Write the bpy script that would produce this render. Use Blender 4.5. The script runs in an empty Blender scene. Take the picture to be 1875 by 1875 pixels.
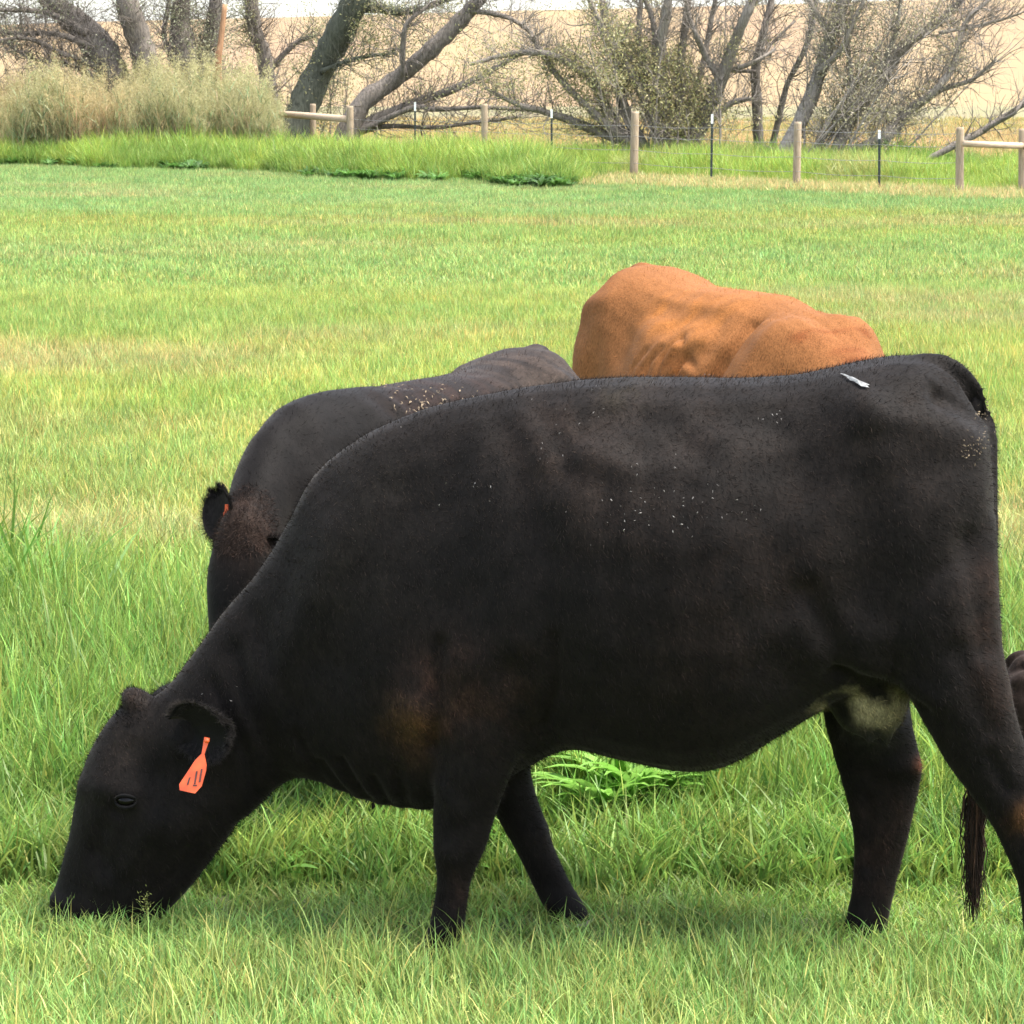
import bpy, math, random
import numpy as np

# ------------------------------------------------------------------ camera, sky, sun, exposure
sc = bpy.context.scene
COL = sc.collection
F_PX = 5200.0                      # focal length in photograph pixels (1875 wide)
CAM_H = 2.0
PITCH = math.atan(787.5 / F_PX)
cam_d = bpy.data.cameras.new('camera'); cam = bpy.data.objects.new('camera', cam_d); COL.objects.link(cam)
cam.location = (0, 0, CAM_H); cam.rotation_euler = (math.pi/2 - PITCH, 0, 0)
cam_d.sensor_width = 36.0; cam_d.lens = 36.0 * F_PX / 1875.0
cam_d.clip_start = 0.1; cam_d.clip_end = 6000
cam_d.dof.use_dof = True; cam_d.dof.focus_distance = 6.6; cam_d.dof.aperture_fstop = 45
sc.camera = cam

SUN_EL, SUN_AZ = math.radians(64), math.radians(98)   # azimuth from +Y, clockwise
world = bpy.data.worlds.new('World'); sc.world = world; world.use_nodes = True
wn = world.node_tree.nodes; wl = world.node_tree.links
bg = wn['Background']; sky = wn.new('ShaderNodeTexSky'); sky.sky_type = 'NISHITA'
sky.sun_disc = False; sky.sun_elevation = SUN_EL; sky.sun_rotation = SUN_AZ
sky.air_density = 1.0; sky.dust_density = 2.0; sky.ozone_density = 1.0
hz = wn.new('ShaderNodeHueSaturation'); hz.inputs['Saturation'].default_value = 0.55   # thin white overcast
wl.new(sky.outputs[0], hz.inputs['Color']); wl.new(hz.outputs[0], bg.inputs[0]); bg.inputs[1].default_value = 0.15
sun_d = bpy.data.lights.new('sun', 'SUN'); sun_d.energy = 2.4; sun_d.angle = math.radians(28); sun_d.color = (1.0, 0.94, 0.84)
sun = bpy.data.objects.new('sun', sun_d); COL.objects.link(sun)
_sv = (math.sin(SUN_AZ)*math.cos(SUN_EL), math.cos(SUN_AZ)*math.cos(SUN_EL), math.sin(SUN_EL))
from mathutils import Vector
sun.rotation_euler = Vector(_sv).to_track_quat('Z', 'Y').to_euler(); sun.location = (0, 0, 30)
sc.view_settings.view_transform = 'Standard'; sc.view_settings.look = 'None'
sc.view_settings.gamma = 1.0; sc.view_settings.use_curve_mapping = False
sc.view_settings.exposure = 2.05
sc.cycles.max_bounces = 7; sc.cycles.diffuse_bounces = 4; sc.cycles.glossy_bounces = 2
sc.cycles.transmission_bounces = 4; sc.cycles.use_denoising = True
sc.cycles.use_adaptive_sampling = True; sc.cycles.adaptive_threshold = 0.02

# ------------------------------------------------------------------ helpers
rng = np.random.default_rng(7); random.seed(7)
CP, SP = math.cos(PITCH), math.sin(PITCH)

def ray(px, py):
    u = (px - 937.5)/F_PX; v = (937.5 - py)/F_PX
    return np.array([u, CP + v*SP, -SP + v*CP])
def at(px, py, D):
    "world point seen at pixel px,py on the vertical plane y = D"
    d = ray(px, py); return np.array([0, 0, CAM_H]) + d*(D/d[1])
def gnd(px, D):
    "world x of pixel column px at distance D on the ground"
    return at(px, 150 + F_PX*CAM_H/D, D)[0]

def tag(o, label=None, cat=None, group=None, kind=None):
    if label: o['label'] = label
    if cat: o['category'] = cat
    if group: o['group'] = group
    if kind: o['kind'] = kind
    return o
def empty(name, loc, rz=0, scale=1.0):
    o = bpy.data.objects.new(name, None); COL.objects.link(o)
    o.location = loc; o.rotation_euler = (0, 0, rz); o.scale = (scale,)*3; o.empty_display_size = 0.2
    return o
def mesh_np(name, V, Fq=None, Ft=None, smooth=True):
    me = bpy.data.meshes.new(name); V = np.asarray(V, np.float32)
    nq = 0 if Fq is None else len(Fq); nt = 0 if Ft is None else len(Ft)
    me.vertices.add(len(V)); me.vertices.foreach_set('co', V.ravel())
    parts, starts, c = [], [], 0
    if nq: parts.append(np.asarray(Fq, np.int32).ravel()); starts.append(np.arange(nq)*4)
    if nt: parts.append(np.asarray(Ft, np.int32).ravel()); starts.append(nq*4 + np.arange(nt)*3)
    if nq+nt:
        L = np.concatenate(parts); S = np.concatenate(starts).astype(np.int32)
        me.loops.add(len(L)); me.loops.foreach_set('vertex_index', L)
        me.polygons.add(nq+nt); me.polygons.foreach_set('loop_start', S)
        me.polygons.foreach_set('use_smooth', np.full(nq+nt, smooth))
    me.update(calc_edges=True); me.validate()
    return me
def obj(name, me, mat=None, parent=None):
    o = bpy.data.objects.new(name, me); COL.objects.link(o)
    if mat: me.materials.append(mat)
    if parent: o.parent = parent
    return o
def vattr(me, name, arr, typ='FLOAT_COLOR'):
    a = me.attributes.new(name, typ, 'POINT'); arr = np.asarray(arr, np.float32)
    if typ == 'FLOAT_COLOR':
        if arr.shape[1] == 3: arr = np.concatenate([arr, np.ones((len(arr), 1), np.float32)], 1)
        a.data.foreach_set('color', arr.ravel())
    elif typ == 'FLOAT_VECTOR': a.data.foreach_set('vector', arr.ravel())
    else: a.data.foreach_set('value', arr if typ != 'INT' else arr.astype(np.int32))

def _hash(ix, iy, seed):
    h = (ix.astype(np.int64)*374761393 + iy.astype(np.int64)*668265263 + seed*1442695041) & 0xffffffff
    h = ((h ^ (h >> 13))*1274126177) & 0xffffffff
    return ((h ^ (h >> 16)) & 0xffff)/65535.0
def vnoise(x, y, seed=0):
    x = np.asarray(x, float); y = np.asarray(y, float)
    ix, iy = np.floor(x), np.floor(y); fx, fy = x-ix, y-iy
    fx = fx*fx*(3-2*fx); fy = fy*fy*(3-2*fy)
    a = _hash(ix, iy, seed); b = _hash(ix+1, iy, seed); c = _hash(ix, iy+1, seed); d = _hash(ix+1, iy+1, seed)
    return (a*(1-fx)+b*fx)*(1-fy) + (c*(1-fx)+d*fx)*fy
def fbm(x, y, seed=0, o=3):
    s, a, t = 0, 0.5, 0
    for k in range(o): s = s + a*vnoise(x*2**k, y*2**k, seed+k*17); t += a; a *= .5
    return s/t
def sstep(a, b, x):
    t = np.clip((x-a)/(b-a), 0, 1); return t*t*(3-2*t)
def unit(v): return v/np.maximum(np.linalg.norm(v, axis=-1, keepdims=True), 1e-9)

class Geo:
    "collects tubes and polygons for ONE mesh"
    def __init__(s): s.V = []; s.Q = []; s.T = []; s.n = 0
    def add(s, V, Q=None, T=None):
        V = np.asarray(V, float)
        if Q is not None and len(Q): s.Q.append(np.asarray(Q)+s.n)
        if T is not None and len(T): s.T.append(np.asarray(T)+s.n)
        s.V.append(V); s.n += len(V)
    def tube(s, P, R, k=6, cap=True):
        P = np.asarray(P, float); n = len(P); R = np.broadcast_to(np.asarray(R, float), (n,))
        t = unit(np.gradient(P, axis=0)); ref = np.array([0.31, 0.17, 0.93]) if abs(t[0][2]) < .9 else np.array([1.0, 0.2, 0])
        a = unit(np.cross(t, ref)); b = np.cross(t, a)
        th = np.arange(k)*2*math.pi/k
        V = P[:, None] + R[:, None, None]*(np.cos(th)[None, :, None]*a[:, None] + np.sin(th)[None, :, None]*b[:, None])
        i = np.arange(n-1)[:, None]*k; j = np.arange(k)[None]; j2 = (j+1) % k
        Q = np.stack([i+j, i+j2, i+k+j2, i+k+j], -1).reshape(-1, 4)
        V = V.reshape(-1, 3); T = []
        if cap:
            V = np.concatenate([V, P[:1], P[-1:]]); m = n*k
            T = [(m, (q+1) % k, q) for q in range(k)] + [(m+1, (n-1)*k+q, (n-1)*k+(q+1) % k) for q in range(k)]
        s.add(V, Q, T)
    def mesh(s, name, smooth=True):
        return mesh_np(name, np.concatenate(s.V), np.concatenate(s.Q) if s.Q else None, np.concatenate(s.T) if s.T else None, smooth)

# ------------------------------------------------------------------ materials
def mat(name):
    m = bpy.data.materials.new(name); m.use_nodes = True
    return m, m.node_tree.nodes, m.node_tree.links, m.node_tree.nodes['Principled BSDF']
def noise_bump(N, L, b, scale, strength, dist=0.01, detail=4, coord='Object'):
    tc = N.new('ShaderNodeTexCoord'); nz = N.new('ShaderNodeTexNoise'); nz.inputs['Scale'].default_value = scale
    nz.inputs['Detail'].default_value = detail
    L.new(tc.outputs[coord], nz.inputs['Vector'])
    bp = N.new('ShaderNodeBump'); bp.inputs['Strength'].default_value = strength; bp.inputs['Distance'].default_value = dist
    L.new(nz.outputs[0], bp.inputs['Height']); L.new(bp.outputs[0], b.inputs['Normal'])
    return nz, tc
def simple(name, c1, c2, scale=8, rough=.8, bump=.4, dist=.01, stretch=None):
    m, N, L, b = mat(name)
    nz, tc = noise_bump(N, L, b, scale, bump, dist)
    if stretch:
        mp = N.new('ShaderNodeMapping'); mp.inputs['Scale'].default_value = stretch
        L.new(tc.outputs['Object'], mp.inputs[0]); L.new(mp.outputs[0], nz.inputs['Vector'])
    r = N.new('ShaderNodeValToRGB'); r.color_ramp.elements[0].position = .32; r.color_ramp.elements[1].position = .68
    r.color_ramp.elements[0].color = (*c1, 1); r.color_ramp.elements[1].color = (*c2, 1)
    L.new(nz.outputs[0], r.inputs[0]); L.new(r.outputs[0], b.inputs['Base Color'])
    b.inputs['Roughness'].default_value = rough
    return m

def blade_material(name, transl=.4, rough=.45):
    m, N, L, b = mat(name)
    ta = N.new('ShaderNodeAttribute'); ta.attribute_type = 'INSTANCER'; ta.attribute_name = 'tint'
    ba = N.new('ShaderNodeAttribute'); ba.attribute_name = 'bc'
    mx = N.new('ShaderNodeMix'); mx.data_type = 'RGBA'; mx.blend_type = 'MULTIPLY'; mx.inputs[0].default_value = 1
    L.new(ta.outputs['Color'], mx.inputs[6]); L.new(ba.outputs['Color'], mx.inputs[7])
    L.new(mx.outputs[2], b.inputs['Base Color']); b.inputs['Roughness'].default_value = rough
    b.inputs['Specular IOR Level'].default_value = .3
    tr = N.new('ShaderNodeBsdfTranslucent'); L.new(mx.outputs[2], tr.inputs[0])
    ms = N.new('ShaderNodeMixShader'); ms.inputs[0].default_value = transl
    L.new(b.outputs[0], ms.inputs[1]); L.new(tr.outputs[0], ms.inputs[2])
    L.new(ms.outputs[0], N['Material Output'].inputs[0])
    return m
M_BLADE = blade_material('grass_blade')
G_LUSH = np.array((.140, .255, .050)); G_YEL = np.array((.220, .305, .066)); G_BLUE = np.array((.170, .29, .092)); G_TAN = np.array((.26, .26, .115)); G_BRIGHT = np.array((.20, .30, .055)); G_PALE = np.array((.185, .29, .080))
def field_material():
    "pasture blades: the sward's own colour changes in patches and bands over the field"
    m = blade_material('pasture_blade'); N, L = m.node_tree.nodes, m.node_tree.links
    ta = [n for n in N if n.type == 'ATTRIBUTE' and n.attribute_name == 'tint'][0]; mx = ta.outputs['Color'].links[0].to_node; N.remove(ta)
    g = N.new('ShaderNodeNewGeometry'); sx = N.new('ShaderNodeSeparateXYZ'); L.new(g.outputs['Position'], sx.inputs[0])
    def noise(sc3, det=3, off=0):
        mp = N.new('ShaderNodeMapping'); mp.inputs['Scale'].default_value = sc3; mp.inputs['Location'].default_value = (off, off*.7, 0); L.new(g.outputs['Position'], mp.inputs[0])
        n = N.new('ShaderNodeTexNoise'); n.inputs['Scale'].default_value = 1; n.inputs['Detail'].default_value = det; L.new(mp.outputs[0], n.inputs['Vector']); return n.outputs[0]
    def math_(op, a, b, c=None):
        n = N.new('ShaderNodeMath'); n.operation = op
        for i, v in enumerate((a, b, c)):
            if v is None: continue
            if isinstance(v, (int, float)): n.inputs[i].default_value = v
            else: L.new(v, n.inputs[i])
        return n.outputs[0]
    def mrange(v, a, b, c, d):
        n = N.new('ShaderNodeMapRange'); n.interpolation_type = 'SMOOTHSTEP'; L.new(v, n.inputs[0])
        for i, q in enumerate((a, b, c, d)): n.inputs[i+1].default_value = q
        return n.outputs[0]
    n1 = noise((.16, .22, 0)); w = math_('MULTIPLY_ADD', math_('MULTIPLY', math_('SUBTRACT', n1, .5), .42), sx.outputs[1], sx.outputs[1])
    keys = [5.4, 6.0, 6.5, 7.2, 9.0, 11.0, 13.0, 15.5, 17.5, 20, 23, 27, 33, 37, 41, 46, 60]
    cols = [G_PALE*1.2, G_PALE*1.05, G_LUSH*.6+G_PALE*.5, G_LUSH, G_LUSH, G_LUSH*.6+G_YEL*.4, G_YEL*.8+G_TAN*.2, G_YEL*.85+G_TAN*.2, G_YEL*.75+G_LUSH*.3, G_YEL*.9+G_TAN*.15, G_YEL*.95, G_YEL*.6+G_BLUE*.4, G_BLUE*.7+G_YEL*.3, G_YEL*.6+G_BLUE*.4, G_YEL*.8+G_TAN*.15, G_BLUE, G_BLUE]
    r = N.new('ShaderNodeValToRGB'); e = r.color_ramp.elements
    for i, (k, c) in enumerate(zip(keys, cols)):
        p = (k-5)/55; q = e[i] if i < 2 else e.new(p); q.position = p; q.color = (*c, 1)
    for i, (k, c) in enumerate(zip(keys, cols)): e[i].color = (*c, 1)
    L.new(math_('MULTIPLY', math_('SUBTRACT', w, 5), 1/55), r.inputs[0]); cur = r.outputs[0]
    for v, amt, col, off in ((noise((.16, .32, 0), 5, 7), .55, G_LUSH*.6+G_BLUE*.4, 0), (noise((.11, .22, 0), 5, 31), .6, G_TAN*1.05, 0), (noise((1.6, 1.1, 0), 3, 57), .25, G_YEL, 0)):
        f = math_('MULTIPLY', mrange(v, .5, .68, 0, amt), mrange(sx.outputs[1], 6.5, 10, 0, 1)); x = N.new('ShaderNodeMix'); x.data_type = 'RGBA'; L.new(f, x.inputs[0]); L.new(cur, x.inputs[6]); x.inputs[7].default_value = (*col, 1); cur = x.outputs[2]
    L.new(cur, mx.inputs[6]); return m
M_FIELD = field_material()

def coat_material(name, sheen=.25, rough=.7, bump=.2, var=.3, spec=.09):
    m, N, L, b = mat(name)
    a = N.new('ShaderNodeAttribute'); a.attribute_name = 'coat'
    tc = N.new('ShaderNodeTexCoord'); mp = N.new('ShaderNodeMapping'); mp.inputs['Scale'].default_value = (1.0, 1.0, .35)
    mp.inputs['Rotation'].default_value = (0, .6, 0)
    L.new(tc.outputs['Object'], mp.inputs[0])
    n1 = N.new('ShaderNodeTexNoise'); n1.inputs['Scale'].default_value = 260; n1.inputs['Detail'].default_value = 3
    L.new(mp.outputs[0], n1.inputs['Vector'])
    n2 = N.new('ShaderNodeTexNoise'); n2.inputs['Scale'].default_value = 14; n2.inputs['Detail'].default_value = 5
    L.new(tc.outputs['Object'], n2.inputs['Vector'])
    r2 = N.new('ShaderNodeMapRange'); r2.inputs['From Min'].default_value = .3; r2.inputs['From Max'].default_value = .7
    r2.inputs['To Min'].default_value = 1-var; r2.inputs['To Max'].default_value = 1+var; L.new(n2.outputs[0], r2.inputs[0])
    r1 = N.new('ShaderNodeMapRange'); r1.inputs['From Min'].default_value = .25; r1.inputs['From Max'].default_value = .75
    r1.inputs['To Min'].default_value = .6; r1.inputs['To Max'].default_value = 1.45; L.new(n1.outputs[0], r1.inputs[0])
    mu = N.new('ShaderNodeMath'); mu.operation = 'MULTIPLY'; L.new(r1.outputs[0], mu.inputs[0]); L.new(r2.outputs[0], mu.inputs[1])
    vm = N.new('ShaderNodeVectorMath'); vm.operation = 'SCALE'; L.new(a.outputs['Color'], vm.inputs[0]); L.new(mu.outputs[0], vm.inputs['Scale'])
    L.new(vm.outputs[0], b.inputs['Base Color'])
    n3 = N.new('ShaderNodeTexNoise'); n3.inputs['Scale'].default_value = 75; n3.inputs['Detail'].default_value = 6; n3.inputs['Roughness'].default_value = .75; L.new(mp.outputs[0], n3.inputs['Vector'])
    r3 = N.new('ShaderNodeMapRange'); r3.inputs['From Min'].default_value = .3; r3.inputs['From Max'].default_value = .7; r3.inputs['To Min'].default_value = 1-1.5*var; r3.inputs['To Max'].default_value = 1+1.6*var; L.new(n3.outputs[0], r3.inputs[0])
    vm3 = N.new('ShaderNodeVectorMath'); vm3.operation = 'SCALE'; L.new(vm.outputs[0], vm3.inputs[0]); L.new(r3.outputs[0], vm3.inputs['Scale']); L.new(vm3.outputs[0], b.inputs['Base Color'])
    b.inputs['Sheen Tint'].default_value = (1, .86, .76, 1)
    bp = N.new('ShaderNodeBump'); bp.inputs['Strength'].default_value = bump; bp.inputs['Distance'].default_value = .004
    L.new(n1.outputs[0], bp.inputs['Height'])
    bp2 = N.new('ShaderNodeBump'); bp2.inputs['Strength'].default_value = .12; bp2.inputs['Distance'].default_value = .015
    L.new(n2.outputs[0], bp2.inputs['Height']); L.new(bp.outputs[0], bp2.inputs['Normal']); L.new(bp2.outputs[0], b.inputs['Normal'])
    b.inputs['Roughness'].default_value = rough; b.inputs['Specular IOR Level'].default_value = spec
    b.inputs['Sheen Weight'].default_value = sheen; b.inputs['Sheen Roughness'].default_value = .45
    return m
M_BLACK = coat_material('black_coat', .045)
M_RED = coat_material('red_coat', .02, .8, .2, .08, .06)
M_HORN = simple('hoof_horn', (.03, .025, .02), (.06, .05, .04), 30, .5)
M_PALEHORN = simple('pale_hoof', (.25, .21, .16), (.36, .31, .25), 40, .5)
M_STRAW = simple('straw_bits', (.08, .055, .03), (.20, .15, .09), 60, .8)
M_FLECK = simple('pale_flecks', (.11, .10, .09), (.22, .205, .19), 60, .8)
M_DROP = simple('dropping', (.10, .10, .095), (.26, .26, .25), 90, .6)
M_BARK = simple('bark', (.085, .07, .057), (.20, .168, .138), 22, .9, .9, .03, (1, 1, .3))  # bark lightened: distance haze is put into its colour
M_BARKG = simple('grey_bark', (.14, .12, .098), (.29, .25, .21), 26, .9, .8, .02, (1, 1, .3))  # raised the same way, haze of the distance included in the tone
M_BARKM = simple('mossy_bark', (.04, .042, .028), (.095, .10, .07), 18, .9, .9, .03, (1, 1, .3))
M_POST = simple('post_wood', (.22, .16, .10), (.36, .28, .19), 14, .85, .5, .01, (4, 4, .4))
M_RAIL = simple('rail_wood', (.36, .26, .17), (.5, .38, .27), 10, .8, .4, .01, (.4, 4, 4))
M_ORANGEWOOD = simple('bare_wood', (.20, .10, .045), (.33, .18, .09), 10, .8, .5, .01, (4, 4, .3))
M_STEEL = simple('steel_post_green', (.012, .02, .018), (.03, .04, .035), 30, .5, .2)
M_WHITE = simple('white_cap', (.7, .7, .68), (.8, .8, .78), 30, .5, .1)
M_WIRE = simple('wire', (.16, .15, .14), (.26, .25, .24), 40, .45, .1)
M_EYE, _n, _l, _b = mat('eye_dark'); _b.inputs['Base Color'].default_value = (.002, .0015, .0015, 1); _b.inputs['Specular IOR Level'].default_value = .16; _b.inputs['Roughness'].default_value = .12
_nz, _t = noise_bump(_n, _l, _b, 60, .05)
M_TAG = simple('tag_orange', (.42, .05, .012), (.74, .11, .024), 22, .45, .1)
M_INK = simple('tag_ink', (.03, .012, .01), (.08, .02, .015), 80, .6, .1)

# ------------------------------------------------------------------ ground and hill
def ground_z(x, y):
    return np.zeros_like(x)
def hill_z(x, y):
    a = x/np.maximum(y, 1)*F_PX + 937.5
    crest_px = np.interp(a, [-2500, 0, 960, 1875, 4500], [100, 48, 22, 3, -30])
    zc = 2 + (150-crest_px)/F_PX*700 + 1.2*fbm(x*.01, x*0+3, 5)-.6
    t = np.clip((y-230)/(700-230), 0, 1)
    prof = t**1.15
    back = np.clip((y-700)/900, 0, 1)
    return zc*prof*(1-.5*back) - .05 - .25*(1-sstep(180, 260, y))
ys = np.concatenate([np.linspace(-60, 4, 10), np.geomspace(4.5, 80, 70), np.geomspace(86, 5000, 50)])
def grid(name, ys, xf, nx, zf):
    u = np.linspace(-1, 1, nx); u = np.sign(u)*np.abs(u)**1.6
    X = np.array([[xf(y)*q for q in u] for y in ys]); Y = np.repeat(ys[:, None], nx, 1)
    Z = zf(X, Y); V = np.stack([X, Y, Z], -1).reshape(-1, 3); n = len(ys)
    i = (np.arange(n-1)[:, None]*nx + np.arange(nx-1)[None]).ravel()
    return mesh_np(name, V, np.stack([i, i+1, i+nx+1, i+nx], -1))
def ground_material():
    m, N, L, b = mat('ground')
    g = N.new('ShaderNodeNewGeometry'); sx = N.new('ShaderNodeSeparateXYZ'); L.new(g.outputs['Position'], sx.inputs[0])
    def noise(scale, det=5, sc3=(1, 1, 1)):
        mp = N.new('ShaderNodeMapping'); mp.inputs['Scale'].default_value = sc3; L.new(g.outputs['Position'], mp.inputs[0])
        n = N.new('ShaderNodeTexNoise'); n.inputs['Scale'].default_value = scale; n.inputs['Detail'].default_value = det
        L.new(mp.outputs[0], n.inputs['Vector']); return n
    n1 = noise(6, 8); n2 = noise(.5, 4, (1, .5, 1))
    def ramp(src, a, ca, bb, cb):
        r = N.new('ShaderNodeValToRGB'); e = r.color_ramp.elements
        e[0].position = a; e[0].color = (*ca, 1); e[1].position = bb; e[1].color = (*cb, 1); L.new(src, r.inputs[0]); return r
    near = ramp(n1.outputs[0], .3, (.05, .085, .02), .7, (.11, .13, .045))
    tan = ramp(n2.outputs[0], .35, (.13, .135, .045), .65, (.19, .14, .07))
    mr = N.new('ShaderNodeMapRange'); mr.inputs['From Min'].default_value = 58; mr.inputs['From Max'].default_value = 120
    ad = N.new('ShaderNodeMath'); ad.operation = 'MULTIPLY_ADD'; ad.inputs[1].default_value = 30; L.new(n2.outputs[0], ad.inputs[0]); L.new(sx.outputs[1], ad.inputs[2])
    L.new(ad.outputs[0], mr.inputs[0])
    mx = N.new('ShaderNodeMix'); mx.data_type = 'RGBA'; L.new(mr.outputs[0], mx.inputs[0]); L.new(near.outputs[0], mx.inputs[6]); L.new(tan.outputs[0], mx.inputs[7])
    L.new(mx.outputs[2], b.inputs['Base Color']); b.inputs['Roughness'].default_value = .95
    bp = N.new('ShaderNodeBump'); bp.inputs['Strength'].default_value = .6; bp.inputs['Distance'].default_value = .05
    L.new(n1.outputs[0], bp.inputs['Height']); L.new(bp.outputs[0], b.inputs['Normal'])
    return m
def hill_material():
    m, N, L, b = mat('hill_stubble')
    g = N.new('ShaderNodeNewGeometry')
    mp = N.new('ShaderNodeMapping'); mp.inputs['Scale'].default_value = (.03, .006, .05); L.new(g.outputs['Position'], mp.inputs[0])
    n = N.new('ShaderNodeTexNoise'); n.inputs['Scale'].default_value = 1; n.inputs['Detail'].default_value = 8; L.new(mp.outputs[0], n.inputs['Vector'])
    r = N.new('ShaderNodeValToRGB'); e = r.color_ramp.elements
    e[0].position = .3; e[0].color = (.225, .158, .064, 1); e[1].position = .7; e[1].color = (.20, .122, .058, 1)
    L.new(n.outputs[0], r.inputs[0]); L.new(r.outputs[0], b.inputs['Base Color']); b.inputs['Roughness'].default_value = .95
    mp2 = N.new('ShaderNodeMapping'); mp2.inputs['Scale'].default_value = (.3, .06, .3); L.new(g.outputs['Position'], mp2.inputs[0])
    n2 = N.new('ShaderNodeTexNoise'); n2.inputs['Detail'].default_value = 6; n2.inputs['Scale'].default_value = 1; L.new(mp2.outputs[0], n2.inputs['Vector'])
    bp = N.new('ShaderNodeBump'); bp.inputs['Strength'].default_value = .3; bp.inputs['Distance'].default_value = .3
    L.new(n2.outputs[0], bp.inputs['Height']); L.new(bp.outputs[0], b.inputs['Normal'])
    return m
tag(obj('ground', grid('ground', ys, lambda y: 60+abs(y)*1.3, 41, ground_z), ground_material()), kind='structure')
hy = np.concatenate([np.linspace(170, 760, 60), np.geomspace(790, 3500, 14)])
tag(obj('hill', grid('hill', hy, lambda y: 120+y*.9, 81, hill_z), hill_material()), kind='structure')

# ------------------------------------------------------------------ cattle
CORG = np.array([at(1200, 1000, 6.5)[0], 6.5]); CYAW = math.radians(-6)
EX = np.array([math.cos(CYAW), math.sin(CYAW)]); EY = np.array([-math.sin(CYAW), math.cos(CYAW)])
def pl(px, py, yoff=0.0):
    "pixel -> (x, z) on the near cow's own upright plane at lateral offset yoff"
    d = ray(px, py); o = -CORG
    t = (yoff - o @ EY)/(d[:2] @ EY); P = d*t
    return np.array([(P[:2]-CORG) @ EX, CAM_H + P[2]])

def catmull(A, sub):
    A = np.asarray(A, float); n = len(A); out = []
    for i in range(n-1):
        p0, p1, p2, p3 = A[max(i-1, 0)], A[i], A[i+1], A[min(i+2, n-1)]
        for k in range(sub):
            t = k/sub
            out.append(.5*((2*p1) + (-p0+p2)*t + (2*p0-5*p1+4*p2-p3)*t*t + (-p0+3*p1-3*p2+p3)*t**3))
    out.append(A[-1]); return np.array(out)
def loft(geo, secs, sub=4, k=28, e=2.2, egg=0.0):
    "secs: rows (Fx,Fz,Bx,Bz,halfwidth,yoff[,egg,exponent]) in metres: F and B are the two outline points of a section"
    rows = [list(r) + [egg, e][len(r)-6:] for r in secs]
    S = catmull(rows, sub); th = np.arange(k)*2*math.pi/k; R = []
    for r in S:
        Fp, Bp, w, yo, eg, ex = r[0:2], r[2:4], max(r[4], .004), r[5], r[6], r[7]
        c = (Fp+Bp)/2; h = (Fp-Bp)/2; cs, sn = np.cos(th), np.sin(th)
        ca = np.sign(cs)*np.abs(cs)**(2/ex); sa = np.sign(sn)*np.abs(sn)**(2/ex)
        ww = w*(1 - eg*cs)
        R.append(np.stack([c[0]+h[0]*ca, yo+ww*sa, c[1]+h[1]*ca], -1))
    R = np.array(R); n = len(R)
    i = np.arange(n-1)[:, None]*k; j = np.arange(k)[None]; j2 = (j+1) % k
    Q = np.stack([i+j, i+j2, i+k+j2, i+k+j], -1).reshape(-1, 4)
    V = np.concatenate([R.reshape(-1, 3), R[0].mean(0)[None], R[-1].mean(0)[None]]); m = n*k
    T = [(m, (q+1) % k, q) for q in range(k)] + [(m+1, (n-1)*k+q, (n-1)*k+(q+1) % k) for q in range(k)]
    geo.add(V, Q, T)
def S(F, B, w, y=0.0, *o):
    f = pl(*F, y); b = pl(*B, y); return [f[0], f[1], b[0], b[1], w, y, *o]

TORSO = [S((1812, 850), (1818, 960), .06), S((1806, 770), (1810, 1060), .13), S((1780, 715), (1795, 1170), .19, 0, 0, 2.4),
    S((1730, 668), (1745, 1240), .235, 0, -.05, 2.6), S((1660, 650), (1670, 1270), .27, 0, -.05, 2.6), S((1570, 662), (1570, 1265), .30, 0, 0, 2.6),
    S((1460, 685), (1460, 1318), .335, 0, .05, 2.4), S((1350, 691), (1355, 1382), .365, 0, .06, 2.3), S((1260, 690), (1265, 1403), .375, 0, .06, 2.2),
    S((1150, 690), (1150, 1384), .365, 0, .06, 2.2), S((1050, 697), (1045, 1364), .34, 0, .06, 2.2), S((960, 709), (955, 1410), .30, 0, .08, 2.1),
    S((880, 725), (870, 1462), .275, 0, .08, 2.0), S((800, 742), (785, 1480), .255, 0, .06, 2.0), S((710, 775), (705, 1473), .235, 0, .02, 2.0),
    S((640, 815), (650, 1458), .205, 0, 0, 2.0)]
NECK_GRAZE = [S((575, 870), (590, 1430), .165), S((525, 965), (545, 1424), .14), S((470, 1052), (505, 1446), .122), S((410, 1122), (465, 1486), .112),
    S((355, 1195), (442, 1500), .108), S((315, 1250), (430, 1512), .105), S((268, 1285), (420, 1528), .104), S((215, 1300), (405, 1548), .108),
    S((170, 1368), (382, 1580), .112, 0, -.12), S((146, 1440), (352, 1620), .100, 0, -.1), S((132, 1520), (328, 1648), .086), S((112, 1595), (308, 1668), .076),
    S((92, 1648), (292, 1682), .078), S((92, 1678), (276, 1692), .070), S((120, 1694), (250, 1698), .04)]
NECK_LIFTED = [S((575, 850), (600, 1400), .165), S((520, 895), (570, 1330), .14), S((460, 945), (545, 1290), .122), S((405, 995), (525, 1280), .112),
    S((350, 1040), (508, 1290), .108), S((312, 1058), (498, 1308), .106), S((285, 1090), (485, 1330), .110), S((262, 1150), (462, 1362), .113, 0, -.12),
    S((242, 1220), (428, 1405), .100, 0, -.1), S((228, 1300), (392, 1440), .085), S((210, 1380), (355, 1472), .076), S((200, 1430), (335, 1490), .078),
    S((205, 1462), (318, 1500), .07), S((230, 1480), (300, 1505), .04)]
yn, yf = -.175, .085
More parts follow.
